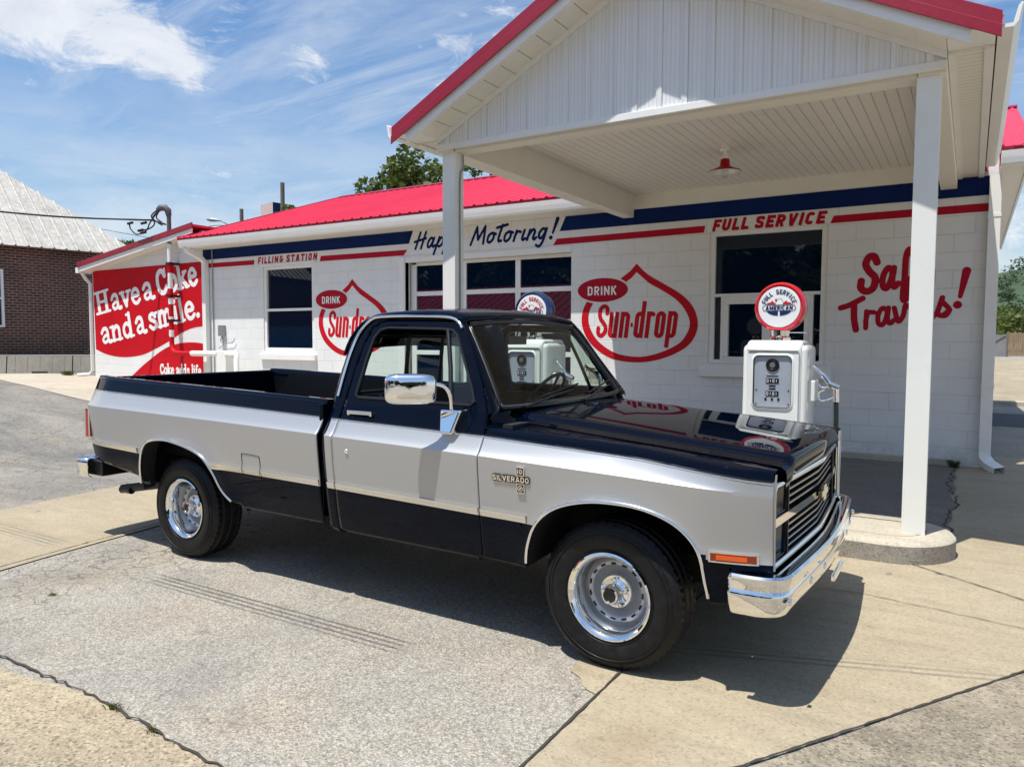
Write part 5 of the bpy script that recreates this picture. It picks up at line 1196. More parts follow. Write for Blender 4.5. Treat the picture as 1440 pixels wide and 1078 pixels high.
    mb = MB(); mb.tube([(x, sy(x, z, -.004), z) for x, z in ((-.975, 1.225), (-1.03, 1.42), (-1.105, 1.635))], .013, 8); mb.build('vent_divider', 'black_trim', dr, smooth=60)
    mb = MB(); mb.tube([(x, sy(x, z, -.002), z) for x, z in WIN], .011, 6, closed=True); mb.build('window_seal', 'black_trim', dr, smooth=60)
    mb = MB(); mb.tube([(x, sy(x, z, .003), z) for x, z in WIN[8:]+WIN[:1]], .004, 6); mb.build('window_bright', 'chrome', dr, smooth=60)
    # drip rail
    mb = MB(); mb.tube(spline([(x, sy(x, z, .010), z) for x, z in ((-1.800, 1.235), (-1.797, 1.36), (-1.785, 1.50), (-1.755, 1.615), (-1.69, 1.692), (-1.60, 1.712), (-1.3, 1.712), (-1.10, 1.702), (-1.03, 1.672), (-1.0, 1.64))], 4), .0095, 8); mb.build('drip_rail', 'chrome', tk, smooth=60)
    # mirror : bracket on the door, bent arm, chrome head
    y0 = float(yl(-.91, 1.15))
    br = MB(); br.hexa([(-.965, -s*(y0-.01), 1.07), (-.885, -s*(y0-.01), 1.07), (-.885, -s*(y0+.085), 1.075), (-.965, -s*(y0+.085), 1.075), (-.985, -s*(y0-.03), 1.205), (-.835, -s*(y0-.03), 1.205), (-.845, -s*(y0+.05), 1.205), (-.985, -s*(y0+.05), 1.205)])
    mi = br.build('mirror', 'chrome', tk, bevel=.014, seg=3, fix=True)
    mb = MB(); mb.tube(spline([(-.925, -s*(y0+.02), 1.20), (-.925, -s*(y0+.03), 1.27), (-.94, -s*(y0+.06), 1.325), (-.975, -s*(y0+.12), 1.345), (-1.05, -s*(y0+.20), 1.345)], 5), .0115, 8); mb.build('mirror_arm', 'chrome', mi, smooth=60)
    # head: a pillow shape
    mb = MB(); rows = []; hx, hz, hd = .137, .081, .045; N = 32
    for q, d in ((.02, 1.0), (.35, .99), (.62, .93), (.82, .78), (.93, .55), (.985, .25), (1.0, 0.0), (.995, -.10), (.97, -.13), (.0, -.13)):
        row = []
        for k in range(N+1):
            a = 2*math.pi*k/N; c, sn = math.cos(a), math.sin(a); e = .42
            row.append((hx*q*abs(c)**e*(1 if c > 0 else -1), hd*d, hz*q*abs(sn)**e*(1 if sn > 0 else -1)))
        rows.append(row)
    mb.grid(rows); mh = mb.build('mirror_head', 'chrome', mi, smooth=45, fix=True)
    Mh = Matrix.Translation((-1.06, -s*(y0+.20), 1.318)) @ Matrix.Rotation(R(32*s), 4, 'Z') @ Matrix.Scale(-s if s > 0 else 1, 4, (0, 1, 0)) @ Matrix.Rotation(R(0), 4, 'X')
    mh.data.transform(Mh)
    if Mh.determinant() < 0: mh.data.flip_normals()
    # marker lamp, badge
    mb = MB(); P = lambda x, z, d: (x, -s*(float(ys(x, z))+d), z)
    def plate(x0, x1, z0, z1, d0, d1, n=8):
        mb = MB(); xs_ = np.linspace(x0, x1, n); mb.grid([[P(x, z0, d0), P(x, z0, d1), P(x, z1, d1), P(x, z1, d0)] for x in xs_], flip=(s < 0))
        for x, fl in ((x0, 1), (x1, -1)):
            q = [P(x, z0, d0), P(x, z0, d1), P(x, z1, d1), P(x, z1, d0)]; mb.add(q, [(0, 1, 2, 3)[::fl*s]])
        return mb
    ml = plate(.492, .694, .624, .672, -.002, .008).build('side_marker', 'chrome', tk)
    plate(.500, .686, .631, .665, .0, .010).build('marker_lens', 'amber_dark', ml); plate(.525, .650, .639, .658, .0, .015).build('marker_bulb_lens', 'amber_lens', ml)
    if s > 0:
        bd = MB(); 
        b1 = plate(-.470, -.425, .905, .950, .0, .010).build('fender_badge', 'chrome', tk)
        plate(-.466, -.429, .909, .946, .0, .0112).build('badge_field', 'black_trim', b1); plate(-.470, -.425, .818, .866, .0, .010).build('badge_square', 'chrome', b1); plate(-.466, -.429, .822, .862, .0, .0112).build('badge_field', 'black_trim', b1)
        T3 = lambda d: (lambda x, z: P(x, z, d))
        lt = fit(layout_caps('SILVERADO', .68, .20, .12), -.612, -.398, .872, .028, .0)
        text_mesh(lt, .0022, T3(.0055), 'badge_letter_backing', 'black_trim', b1, grow=.0045); text_mesh(lt, .0020, T3(.0085), 'badge_lettering', 'chrome', b1)
        text_mesh(fit(layout_caps('10', .62, .18, .22), -.461, -.434, .915, .026, 0), .0018, T3(.0125), 'badge_lettering', 'chrome', b1)
        field_mesh(lambda X, Y: np.minimum(.0155-np.hypot(X+.4475, Y-.842), np.hypot(X+.4475, Y-.842)-.0115), (-.47, -.42, .82, .865), .0018, T3(.0125), 'badge_ring', 'chrome', b1)
        text_mesh([([(-.4535, .8375), (-.4475, .8425), (-.4415, .8475)], .006, True), ([(-.4505, .8475), (-.4445, .8365)], .003, True)], .0015, T3(.0125), 'badge_mark', 'chrome', b1)
        # fuel door outline
        q = [(-2.555, .690), (-2.405, .683), (-2.392, .70), (-2.392, .815), (-2.41, .832), (-2.548, .838), (-2.562, .82), (-2.562, .705)]
        MB().tube([P(x, z, .002 if not (float(zt(x))-.045 < z < float(zt(x))+.005) else .0095) for x, z in spline(q, 5, True)], .0017, 5, closed=True).build('fuel_door', 'black_trim', bs)
    # tail lamp
    mb = MB(); xt = -4.398
    tl = MB().box(*sorted((-4.430, -4.375)), *sorted((-s*.84, -s*.9755)), .812, 1.03).build('tail_lamp', 'red_lens', tk, bevel=.006)
    MB().tube([(-4.375, -s*.9765, .81), (-4.43, -s*.976, .81), (-4.43, -s*.976, 1.032), (-4.375, -s*.9765, 1.032)], .006, 6, closed=True).build('lamp_bezel', 'chrome', tl)
    # front corner behind the grille frame
# ---- bed
bd = MB()
zf = .76
bd.box(-4.38, -1.885, -.80, .80, zf-.04, zf)
o = bd.build('bed_floor', 'bed_black', tk)
for s in (1, -1):
    mb = MB(); n = 12; xsb = np.linspace(-4.40, -1.868, n); rows = []
    for x in xsb:
        z = float(zr(x)); y = float(ys(x, z)); rows.append([(x, -s*y, z), (x, -s*(y-.004), z+.010), (x, -s*(y-.014), z+.014), (x, -s*(y-.055), z+.014), (x, -s*(y-.068), z+.006), (x, -s*(y-.070), z-.05)])
    mb.grid(rows, flip=(s < 0)); mb.build('bed_rail', 'navy_paint', tk, smooth=60)
    mb = MB(); mb.grid([[(x, -s*(float(ys(x, float(zr(x))))-.069), float(zr(x))-.02), (x, -s*.80, .95), (x, -s*.80, zf)] for x in xsb], flip=(s < 0)); mb.build('bed_inner_wall', 'bed_black', tk)
    MB().box(-1.90, -1.866, *sorted((-s*.78, -s*.955)), .50, 1.19).build('bed_corner', 'navy_paint', tk, bevel=.012)
    MB().box(-3.72, -2.96, *sorted((-s*.56, -s*.80)), zf, 1.0).build('wheelhouse', 'bed_black', tk, bevel=.06, seg=4)
MB().box(-1.905, -1.875, -.88, .88, .50, 1.205).build('bed_front', 'bed_black', tk, bevel=.01)
tg = MB(); tg.box(-4.41, -4.36, -.80, .80, .80, 1.272); tg = tg.build('tailgate', ['navy_paint'], tk, bevel=.014, seg=3)
MB().box(-4.418, -4.4105, -.76, .76, .88, 1.12).build('tailgate_panel', 'silver_paint', tg, bevel=.004)
for s in (1, -1):
    MB().box(-4.405, -4.35, *sorted((-s*.803, -s*.865)), .65, 1.262).build('tail_corner', 'navy_paint', tk, bevel=.01)
# ---- cab shell: roof, back wall, corners
mb = MB(); rows = []
NX = [-1.868, -1.862, -1.848, -1.815, -1.765, -1.69, -1.60, -1.45, -1.3, -1.15, -1.07, -1.03, -1.005]
NZ = [1.50, 1.56, 1.61, 1.665, 1.705, 1.728, 1.736, 1.742, 1.742, 1.735, 1.722, 1.708, 1.692]
for x, z in zip(NX, NZ):
    row = []
    for k in range(25):
        v = -1+2*k/24; e = abs(v)
        yy = .712*v if z > 1.7 else (.712+.375*(1.712-z)-.015)*v
        cr = .035*(1-e**2.2)-.022*max(0, (e-.9)/.1)**2
        if x > -1.1: cr *= .8; 
        row.append((x+(.035*(1-e**2) if x > -1.1 else -.004*(1-e**2)), yy, z+cr-(.006 if x > -1.02 else 0)))
    rows.append(row)
mb.grid(rows, flip=True); roof = mb.build('roof', 'navy_paint', tk, smooth=50, solid=.012)
# back wall with the sliding window
ysb = np.linspace(-.90, .90, 73); zsb = np.linspace(.5, 1.62, 60); Y2, Z2 = np.meshgrid(ysb, zsb)
F = np.minimum((yl(-1.80, Z2)-.035)-np.abs(Y2), -rr2(Y2, Z2, -.665, .665, 1.235, 1.60, .05))
V, P = msq(F, ysb, zsb); mb = MB(); mb.add([(float(XB(z)), y, z) for y, z in V], [p[::-1] for p in P]); bw = mb.build('cab_back', 'navy_paint', tk, smooth=40, solid=.02)
for s in (1, -1):
    mb = MB(); rows = []
    for z in np.linspace(.46, 1.64, 30):
        ya = float(yl(-1.805, z)); xb = float(XB(z)); rows.append([(-1.803+(xb+.062+1.803 if z > 1.4 else 0), -s*ya, z)]+[(xb+.058*(1-math.sin(R(a))), -s*(ya-.055*(1-math.cos(R(a)))), z) for a in (0, 22, 45, 68, 90)]+[(xb, -s*(ya-.07), z)])
    mb.grid(rows, flip=(s < 0)); mb.build('cab_corner', 'navy_paint', tk, smooth=60)
mb = MB()
for y0, y1 in ((-.66, -.20), (-.18, .18), (.20, .66)): mb.add([(float(XB(1.24))+.01, y0, 1.24), (float(XB(1.24))+.01, y1, 1.24), (float(XB(1.595))+.01, y1, 1.595), (float(XB(1.595))+.01, y0, 1.595)], [(0, 1, 2, 3)])
mb.build('rear_glass', 'car_glass', tk)
mb = MB()
for y in (-.66, -.19, .19, .66): mb.tube([(float(XB(1.23))+.005, y, 1.235), (float(XB(1.60))+.005, y, 1.60)], .016, 6)
for z in (1.237, 1.598): mb.tube([(float(XB(z))+.005, -.66, z), (float(XB(z))+.005, .66, z)], .014, 6)
mb.build('rear_slider_frame', 'black_trim', tk, smooth=60)
# ---- windshield, seal, wipers, cowl
def wsp(u, v):
    """u -1..1 across, v 0..1 up"""
    yb, yt = .775*u, .640*u; xb = -.715+.085*(1-abs(u)**2.2); xt = -1.022+.032*(1-abs(u)**2.2); zb_ = 1.208-.004*(1-u*u); zt_ = 1.662+.030*(1-u*u)
    b = 4*v*(1-v)*.006; return (xb+(xt-xb)*v+b, yb+(yt-yb)*v, zb_+(zt_-zb_)*v+b)
mb = MB(); mb.grid([[wsp(-1+2*i/28, j/10) for j in range(11)] for i in range(29)]); ws = mb.build('windshield', 'car_glass', tk, smooth=60)
def rc(u, v):
    return u, v
edge = [wsp(-.985+1.97*i/24, 0) for i in range(25)]+[wsp(1, .04+.92*j/10) for j in range(11)]+[wsp(.985-1.97*i/24, 1) for i in range(25)]+[wsp(-1, .96-.92*j/10) for j in range(11)]
MB().tube(edge, .017, 8, closed=True).build('windshield_seal', 'black_trim', ws, smooth=60)
MB().tube([(x+.008, y, z+.010) for x, y, z in edge], .004, 6, closed=True).build('windshield_bright', 'satin_metal', ws, smooth=60)
wp = MB()
for y0, y1, v1 in ((-.62, -.05, .10), (.02, .60, .10)):
    a = Vector(wsp(y0/.775, .0))+Vector((.03, 0, .0)); b = Vector(wsp(y1/.76, v1))+Vector((.018, 0, .016)); c = a.lerp(b, .55)+Vector((.01, 0, .012))
    wp.tube([a, c, b], [.008, .006, .005], 6); d = (b-a).normalized(); w0 = Vector(wsp((y0+.12)/.77, .05))+Vector((.014, 0, .012)); w1 = Vector(wsp(min(.72, y1+.12)/.76, .17))+Vector((.014, 0, .012)); wp.tube([w0, w1], .006, 5)
wp.build('wiper', 'black_trim', ws)
# ---- hood, fender tops, header panel
def xf(y): return .742+.052*(1-min(1, abs(y)/.90)**1.15)
def ztop(x, y):
    s = (x+.66)/1.40; e = abs(y); c = 1.182+(1.062-1.182)*s-.012*s*(1-s)*-1
    z = c+.016*(1-(e/.60)**2) if e < .60 else c-.0
    if .60 <= e < .68: t = (e-.60)/.08; z = c-.030*(t*t*(3-2*t))
    elif .68 <= e: z = c-.030-.028*((e-.68)/.2)
    return z
def roll(x, y, z):
    d = (xf(y)-.030)-x
    if d < 0: z -= .014*(min(1, -d/.030))**2.2
    return z
GAP = .745
ysl = [-GAP, -.735, -.70, -.68, -.66, -.64, -.62, -.60, -.58]+list(np.linspace(-.5, .5, 21))+[.58, .60, .62, .64, .66, .68, .70, .735, GAP]
ss_ = list(np.linspace(0, .93, 26))+[.945, .96, .97, .98, .99, 1.0]
def hx(s, y): return -.655+(xf(y)+.655)*s
mb = MB(); mb.grid([[(hx(s, y), y, roll(hx(s, y), y, ztop(hx(s, y), y))) for y in ysl] for s in ss_], flip=True)
# folded front edge down to the grille
fr = [[(xf(y)+dx, y, (roll(xf(y), y, ztop(xf(y), y)))+dz) for y in ysl] for dx, dz in ((0, 0), (.005, -.008), (.008, -.030), (.004, -.070), (-.004, -.085))]
mb.grid(fr, flip=True)
hood = mb.build('hood', 'navy_paint', tk, smooth=40, fix=True)
for s in (1, -1):
    mb = MB(); rows = []
    for q in np.linspace(0, 1, 30):
        x = -.740+(.748+.740)*q; zb0 = float(zb(x)); zg = roll(min(x, xf(.8)), .76, ztop(x, .76)); ye = float(ys(x, zb0+.034)); row = [(x, -s*(GAP+.006), zg-.03), (x, -s*(GAP+.006), zg-.002)]
        ztopE = ztop(x, .86)-.004; 
        y2 = min(.885, ye-.03)
        zz = zb0+.034
        if x > .70: k = min(1, (x-.70)/.05); ztopE -= .012*k**2
        ztopE = max(ztopE, zz+.012)
        row += [(x, -s*(GAP+.03), zg), (x, -s*(y2-.04), (zg*.35+ztopE*.65)), (x, -s*y2, ztopE), (x, -s*(y2+(ye-y2)*.45), ztopE-(ztopE-zz)*.16), (x, -s*(y2+(ye-y2)*.8), ztopE-(ztopE-zz)*.5), (x, -s*ye, zz)]
        rows.append(row)
    mb.grid(rows, flip=(s < 0)); 
    mb.build('fender_top', 'navy_paint', tk, smooth=50)
    # front return of the fender beside the grille frame
    mb = MB(); rows = []
    for z in np.linspace(.60, float(zb(.748))+.03, 12): rows.append([(.747, -s*float(ys(.747, z)), z), (.752, -s*(float(ys(.747, z))-.012), z), (.742, -s*.86, z)])
    mb.grid(rows, flip=(s > 0)); mb.build('fender_front', 'silver_paint', tk, smooth=60)
mb = MB(); rows = []
for y in np.linspace(-.86, .86, 40):
    e = min(1, max(0, (abs(y)-.74)/.12)); zz = ztop(-.655, y)-.010-.012*e
    rows.append([(-.655, y, zz-.004), (-.70, y, 1.172*(1-e)+(zz+.012)*e), (wsp(max(-.775, min(.775, y))/.775, 0)[0]-.012*e, y, 1.196-.012*e)])
mb.grid(rows, flip=False); mb.build('cowl', 'navy_paint', tk, smooth=40)
for s in (1, -1):
    mb = MB(); rows = []
    for v, (x, z) in ((0, (-.700, 1.16)), (0, (-.699, 1.205)), (.25, (-.775, 1.318)), (.5, (-.85, 1.43)), (.75, (-.925, 1.543)), (1, (-1.0, 1.655)), (1, (-1.02, 1.69))):
        w = Vector(wsp(-s*1.0, v)); a0 = Vector((x, -s*(float(yl(x, z))-.002), z)); m0 = a0.lerp(w, .45)+Vector((.012, -s*.004, .006)); rows.append([a0, a0.lerp(w, .12)+Vector((.006, 0, .002)), m0, w+Vector((.004, 0, .002))])
    mb.grid(rows, flip=(s < 0)); mb.build('windshield_pillar', 'navy_paint', tk, smooth=60)
mb = MB(); 
for k in range(16): y = -.60+k*.08; mb.box(-.700, -.685, y, y+.05, 1.176, 1.182)
mb.build('cowl_vent', 'black_matte', tk)
# ---- grille
ZG0, ZG1 = .600, .955
def fpt(y, z, d=0): return (xf(y)-.012+d-.012*(ZG1-z), y, z)
fr = []
for y in np.linspace(-.865, .865, 33): fr.append(fpt(y, ZG1))
for z in np.linspace(ZG1-.02, ZG0+.02, 6): fr.append(fpt(.878, z))
for y in np.linspace(.865, -.865, 33): fr.append(fpt(y, ZG0))
for z in np.linspace(ZG0+.02, ZG1-.02, 6): fr.append(fpt(-.878, z))
gr = MB().tube(fr, .0155, 8, closed=True).build('grille', 'chrome', tk, smooth=60)
mb = MB(); mb.grid([[fpt(y, z, -.055) for z in (ZG0, ZG1)] for y in np.linspace(-.87, .87, 17)]); mb.build('grille_back', 'black_matte', gr)
yy = np.linspace(-.63, .63, 21)
def hbar(z, h, d0, d1, m, nm, y0=-.63, y1=.63):
    yy = np.linspace(y0, y1, 21); mb = MB(); mb.grid([[fpt(y, z-h, d0), fpt(y, z-h, d1), fpt(y, z+h, d1), fpt(y, z+h, d0)] for y in yy], flip=True); return mb.build(nm, m, gr)
for k in range(4):
    for zc0 in (.832, .632):
        z = zc0+.0335*k; hbar(z, .0065, -.05, -.012, 'black_trim', 'grille_bar'); hbar(z, .003, -.0118, -.0095, 'satin_metal', 'grille_bar_edge')
mb = MB()
for y in np.linspace(-.60, .60, 25): mb.box(fpt(y, .7)[0]-.05, fpt(y, .7)[0]-.03, y-.003, y+.003, ZG0+.012, ZG1-.012)
mb.build('grille_upright', 'black_trim', gr)
hbar(.790, .019, -.05, .004, 'chrome', 'grille_centre_bar', -.872, .872)
bt = [(-.095, -.016), (-.042, -.016), (-.042, -.040), (.034, -.040), (.044, -.016), (.095, -.016), (.108, .016), (.042, .016), (.042, .040), (-.034, .040), (-.044, .016), (-.108, .016)]
bt = [(a*.85, b) for a, b in bt]
MB().prism([(y, .790+z) for y, z in bt], xf(0)-.008, xf(0)+.012, 'X').build('grille_emblem', 'gold_badge', gr, bevel=.003)
for s in (1, -1):
    for z0, z1 in ((.816, .938), (.618, .764)):
        y0, y1 = .640, .862; mb = MB()
        q = [fpt(-s*y0, z0, -.01), fpt(-s*y1, z0, -.012), fpt(-s*y1, z1, -.012), fpt(-s*y0, z1, -.01)]; mb.add(q, [(0, 1, 2, 3) if s < 0 else (3, 2, 1, 0)]); hl = mb.build('headlight', 'lamp_glass', tk)
        MB().tube(q, .0055, 6, closed=True).build('headlight_rim', 'black_trim', hl)
    a = fpt(-s*.632, .78); MB().box(a[0]-.05, a[0]+.003, -s*.632-.006, -s*.632+.006, ZG0+.01, ZG1-.01).build('grille_divider', 'black_trim', gr)
# ---- front bumper
def bumper(path, prof, name, par):
    rows = []; P = [Vector((x, y, 0)) for x, y in path]
    for i, p in enumerate(P):
        t = (P[min(i+1, len(P)-1)]-P[max(i-1, 0)]).normalized(); n = Vector((-t.y, t.x, 0)) if False else Vector((t.y, -t.x, 0))
        rows.append([(p.x+n.x*o, p.y+n.y*o, z) for o, z in prof])
    return rows
hp = spline([(.585, -1.012), (.66, -1.014), (.735, -1.005), (.785, -.975), (.812, -.93), (.825, -.86), (.838, -.70), (.855, -.45), (.868, -.2), (.872, 0)], 5)
path = hp+[(x, -y) for x, y in reversed(hp[:-1])]
prof = [(-.10, .588), (-.03, .598), (-.008, .597), (.002, .588), (.004, .575), (.0, .553), (-.002, .535), (.006, .522), (.008, .510), (.002, .47), (-.012, .432), (-.024, .418), (-.045, .412), (-.05, .418)]
rows = bumper(path, prof, 'front_bumper', tk)
# ends cut away below towards the rear, as on the real end caps
for i, r in enumerate(rows):
    k = max(0, (abs(path[i][1])-.93)/.08) if path[i][0] < .80 else 0
    rows[i] = [(x, y, z) if z > .53 else (x, y, .53-(.53-z)*(1.0)) for x, y, z in r]
mb = MB(); mb.grid(rows); 
fb = mb.build('front_bumper', 'chrome', tk, smooth=35, solid=.006)
for s in (1, -1):
    for y in (.62, .36): MB().lathe([(0, .009), (.012, .008), (.017, .002), (.017, 0)], 14, 'X', (float(np.interp(y, [.2, .45, .7, .86], [.868, .855, .838, .825]))+.006, -s*y, .505)).build('bumper_bolt', 'chrome', fb, smooth=40)
    MB().lathe([(0, .016), (.012, .014), (.016, 0)], 14, 'X', (.745+.075, -s*.955, .50)).build('bumper_bolt', 'chrome', fb, smooth=40)
MB().box(.865, .885, -.16, .16, .37, .40).build('plate_bracket', 'chrome', fb, bevel=.004)
for s in (1, -1): MB().box(.62, .80, *sorted((-s*.40, -s*.48)), .38, .55).build('bumper_bracket', 'black_trim', fb, bevel=.008)
mb = MB(); mb.box(.50, .74, -.90, .90, .42, .60); mb.build('front_valance', 'black_matte', tk, bevel=.02)
# ---- rear bumper
rp = [(-4.40, -.985), (-4.56, -.98), (-4.60, -.93), (-4.615, -.80), (-4.63, -.4), (-4.63, 0)]; rp = rp+[(x, -y) for x, y in reversed(rp[:-1])]
rows = bumper([(x, y) for x, y in rp], [(.09, .632), (.01, .636), (-.0, .625), (-.006, .60), (-.0, .575), (-.004, .55), (.0, .50), (.02, .488), (.03, .49)], '', tk)
rows = [[(x, y, z) for x, y, z in r] for r in rows]
mb = MB(); mb.grid(rows, flip=True); rb = mb.build('rear_bumper', 'chrome', tk, smooth=35, solid=.008)
MB().box(-4.56, -4.30, -.93, .93, .50, .615).build('bumper_step', 'black_trim', rb, bevel=.01)
# ---- chassis, floor, axle, exhaust
mb = MB()
for s in (1, -1): mb.box(-4.30, .62, *sorted((-s*.36, -s*.44)), .47, .62)
for x in (-4.2, -3.0, -1.9, -.6, .4): mb.box(x-.05, x+.05, -.40, .40, .50, .60)
mb.box(-1.84, -.55, -.93, .93, .445, .475); mb.box(-4.2, -1.9, -.72, .72, .62, .66); mb.box(-2.62, -1.92, -.86, -.48, .46, .70); mb.box(-.55, .6, -.5, .5, .36, .5); mb.box(-.62, -.56, -.90, .90, .44, 1.14); mb.box(-.55, .60, -.54, .54, .60, .98)  # underbody plates and tank box added as light blockers to deepen the shade
ch = mb.build('chassis_and_blockers', 'black_matte', tk)
mb = MB(); mb.tube([(-3.34, -.75, .36), (-3.34, .75, .36)], .05, 12); mb.lathe([(0, -.13), (.10, -.12), (.14, -.05), (.14, .05), (.10, .12), (0, .13)], 20, 'X', (-3.34, 0, .36)); mb.tube([(0, -.75, .36), (0, .75, .36)], .05, 10)
for s in (1, -1): mb.box(-3.98, -2.75, *sorted((-s*.50, -s*.56)), .40, .43)
mb.build('axle', 'black_matte', ch, smooth=40)
mb = MB(); mb.tube(spline([(-2.0, -.55, .40), (-2.6, -.58, .42), (-3.1, -.66, .44), (-3.55, -.72, .50), (-3.85, -.80, .46), (-4.14, -.86, .41)], 5), .034, 14); mb.lathe([(.034, 0), (.028, 0), (.028, .12), (0, .12)], 14, 'X', (-4.14, -.86, .41)); mb.build('exhaust_pipe', 'black_trim', tk, smooth=40)
mb = MB(); mb.box(-3.76, -3.742, -.93, -.70, .50, .80); mb.tube(spline([(-3.735, -.95, .60), (-3.73, -.95, .545), (-3.69, -.945, .52), (-3.64, -.94, .525)], 4), .010, 6); mb.build('splash_shield', 'black_trim', tk)
# ---- interior
mb = MB(); mb.box(-1.78, -1.18, -.76, .76, .62, .92); mb.hexa([(-1.80, -.76, .90), (-1.62, -.76, .90), (-1.62, .76, .90), (-1.80, .76, .90), (-1.82, -.74, 1.235), (-1.74, -.74, 1.235), (-1.74, .74, 1.235), (-1.82, .74, 1.235)]); mb.build('bench_seat', 'interior_dark', tk, bevel=.03, seg=3)
mb = MB(); mb.prism([(-.745, .85), (-.745, 1.195), (-.80, 1.203), (-.90, 1.185), (-.98, 1.15), (-.99, 1.02), (-.93, .85)], -.80, .80, 'Y'); da = mb.build('dashboard', 'dash_dark', tk, bevel=.015)
st_ = MB(); c = Vector((-1.10, .40, 1.185)); ax = Vector((-.80, 0, .60)).normalized(); e1 = Vector((0, 1, 0)); e2 = ax.cross(e1).normalized()
st_.tube([c+.195*(math.cos(2*math.pi*k/36)*e1+math.sin(2*math.pi*k/36)*e2) for k in range(36)], .0125, 8, closed=True)
for a in (15, 165, 270): st_.tube([c-ax*.03, c+.19*(math.cos(R(a))*e1+math.sin(R(a))*e2)], .010, 6)
st_.tube([c-ax*.02, c-ax*.30], [.03, .03], 10); st_.tube([c-ax*.04, c], [.05, .035], 14); st_.build('steering_wheel', 'black_trim', tk, smooth=50)
for s in (1, -1): MB().box(-1.70, -.80, *sorted((-s*.855, -s*.825)), .55, 1.175).build('door_lining', 'interior_dark', tk, bevel=.01)
mb = MB(); mb.box(-1.10, -1.075, -.11, .11, 1.545, 1.60); mb.tube([(-1.085, 0, 1.60), (-1.06, 0, 1.68)], .006, 6); mb.build('inside_mirror', 'black_trim', tk, bevel=.008)
# ---- wheels
def wheel(x, y, s):
    """s=+1: outer face looks towards -y"""
    cen = [(.168, .022), (.160, .002), (.152, -.020), (.143, -.028), (.133, -.026), (.126, -.014), (.121, .006), (.116, .022), (.105, .034), (.094, .030), (.084, .004), (.074, -.016), (.062, -.022), (.02, -.022)]
    w = MB().lathe(cen, 72, 'Y').build('wheel', 'wheel_silver', tk, smooth=50); w.location = (x, y, .36)
    if s < 0: w.rotation_euler = (0, 0, math.pi)
    T = [(.205, -.105), (.214, -.118), (.235, -.128), (.262, -.134), (.285, -.134), (.310, -.128), (.332, -.116), (.348, -.104)]
    out = [(r, h) for r, h in T]; inn = [(r, -h) for r, h in reversed(T)]
    mb = MB(); n = 150
    tr = []
    for h in (-.096, -.070, -.064, -.056, -.050, -.012, -.006, .006, .012, .050, .056, .064, .070, .096): tr.append((.360-.10*max(0, abs(h)-.05)**1.2 if abs(abs(h)-.060) > .006 and abs(h) > .0075 else .351, h))
    mb.lathe(out+tr+inn, n, 'Y')
    # tread blocks: nick the shoulder ribs
    K = len(out); 
    for i, (r, h) in enumerate(out+tr+inn):
        if .062 < abs(h) < .11:
            for j in range(n):
                if j % 3 == 0:
                    v = mb.v[i*n+j]; f = (r-.006)/r; mb.v[i*n+j] = (v[0]*f, v[1], v[2]*f)
    for rr in (.226, .300, .318): mb.tube([(rr*math.cos(2*math.pi*k/72), -.1345 if .25 < rr < .305 else -.1265, rr*math.sin(2*math.pi*k/72)) for k in range(72)], .0022, 5, closed=True)
    mb.build('tyre', 'tyre_rubber', w, smooth=17)
    # rim: bright trim ring and barrel, painted centre
    ring = [(.204, -.112), (.212, -.120), (.213, -.126), (.206, -.129), (.196, -.122), (.187, -.112), (.180, -.095), (.177, -.065), (.175, -.01), (.170, .012), (.162, .024)]
    MB().lathe(ring, 72, 'Y').build('rim', 'chrome', w, smooth=40)
    mb = MB()
    for k in range(15):
        a = 2*math.pi*k/15; c, sn = math.cos(a), math.sin(a); rc = .137; P = []
        for dr, dt, dy in ((-.005, -.013, -.0272), (-.005, .013, -.0272), (.005, .013, -.0285), (.005, -.013, -.0285)):
            r = rc+dr; P.append((r*c-dt*sn, dy-.0012, r*sn+dt*c))
        mb.add(P, [(0, 1, 2, 3)])
    mb.build('wheel_slot', 'black_matte', w)
    hb = MB().lathe([(.066, -.020), (.070, -.027), (.066, -.037), (.052, -.046), (.046, -.052), (.043, -.100), (.040, -.106), (.033, -.108), (.031, -.098), (.0, -.096)], 40, 'Y', mis=[0]*7+[0, 1]).build('hub_cap', ['chrome', 'black_trim'], w, smooth=35)
    MB().lathe([(.050, -.036), (.078, -.032), (.083, -.026), (.083, -.010)], 40, 'Y').build('hub_plate', 'chrome', w, smooth=40)
    for k in range(5):
        a = 2*math.pi*k/5+.3; MB().lathe([(0, -.066), (.006, -.065), (.0125, -.058), (.0135, -.03)], 6, 'Y', (.062*math.cos(a), 0, .062*math.sin(a))).build('lug_nut', 'chrome', w, smooth=35)
    return w
wheel(0, -.817, 1); wheel(-3.34, -.762, 1); wheel(0, .817, -1); wheel(-3.34, .762, -1)
# ================================================================ SURROUNDINGS
def cam_pt(u, v, depth=None, z=None, Y=None):
    """a point of the place from the survey of the photo (1440 x 1078), at a chosen distance along the view or height"""
    f = 1042.16; M = cam.matrix_world; d = (M.to_3x3() @ Vector(((u-720)/f, -(v-539)/f, -1.0))); o = M.translation
    if depth is not None: return o+d*depth
    if Y is not None: return o+d*((Y-o.y)/d.y)
    return o+d*((z-o.z)/d.z)
# ---- old brick warehouse and barrier on the left
pa = cam_pt(185, 352, 27.0); pl = cam_pt(60, 341, 23.0)
dirw = Vector((math.sin(R(9)), math.cos(R(9)), 0)); nrm = Vector((dirw.y, -dirw.x, 0))   # wall runs along dirw and faces nrm
c0 = Vector((pl.x, pl.y, 0)); 
rel = Vector((pa.x-pl.x, pa.y-pl.y, 0)); 
def bw_(a, n, z): p = c0+dirw*a+nrm*n; return (p.x, p.y, z)
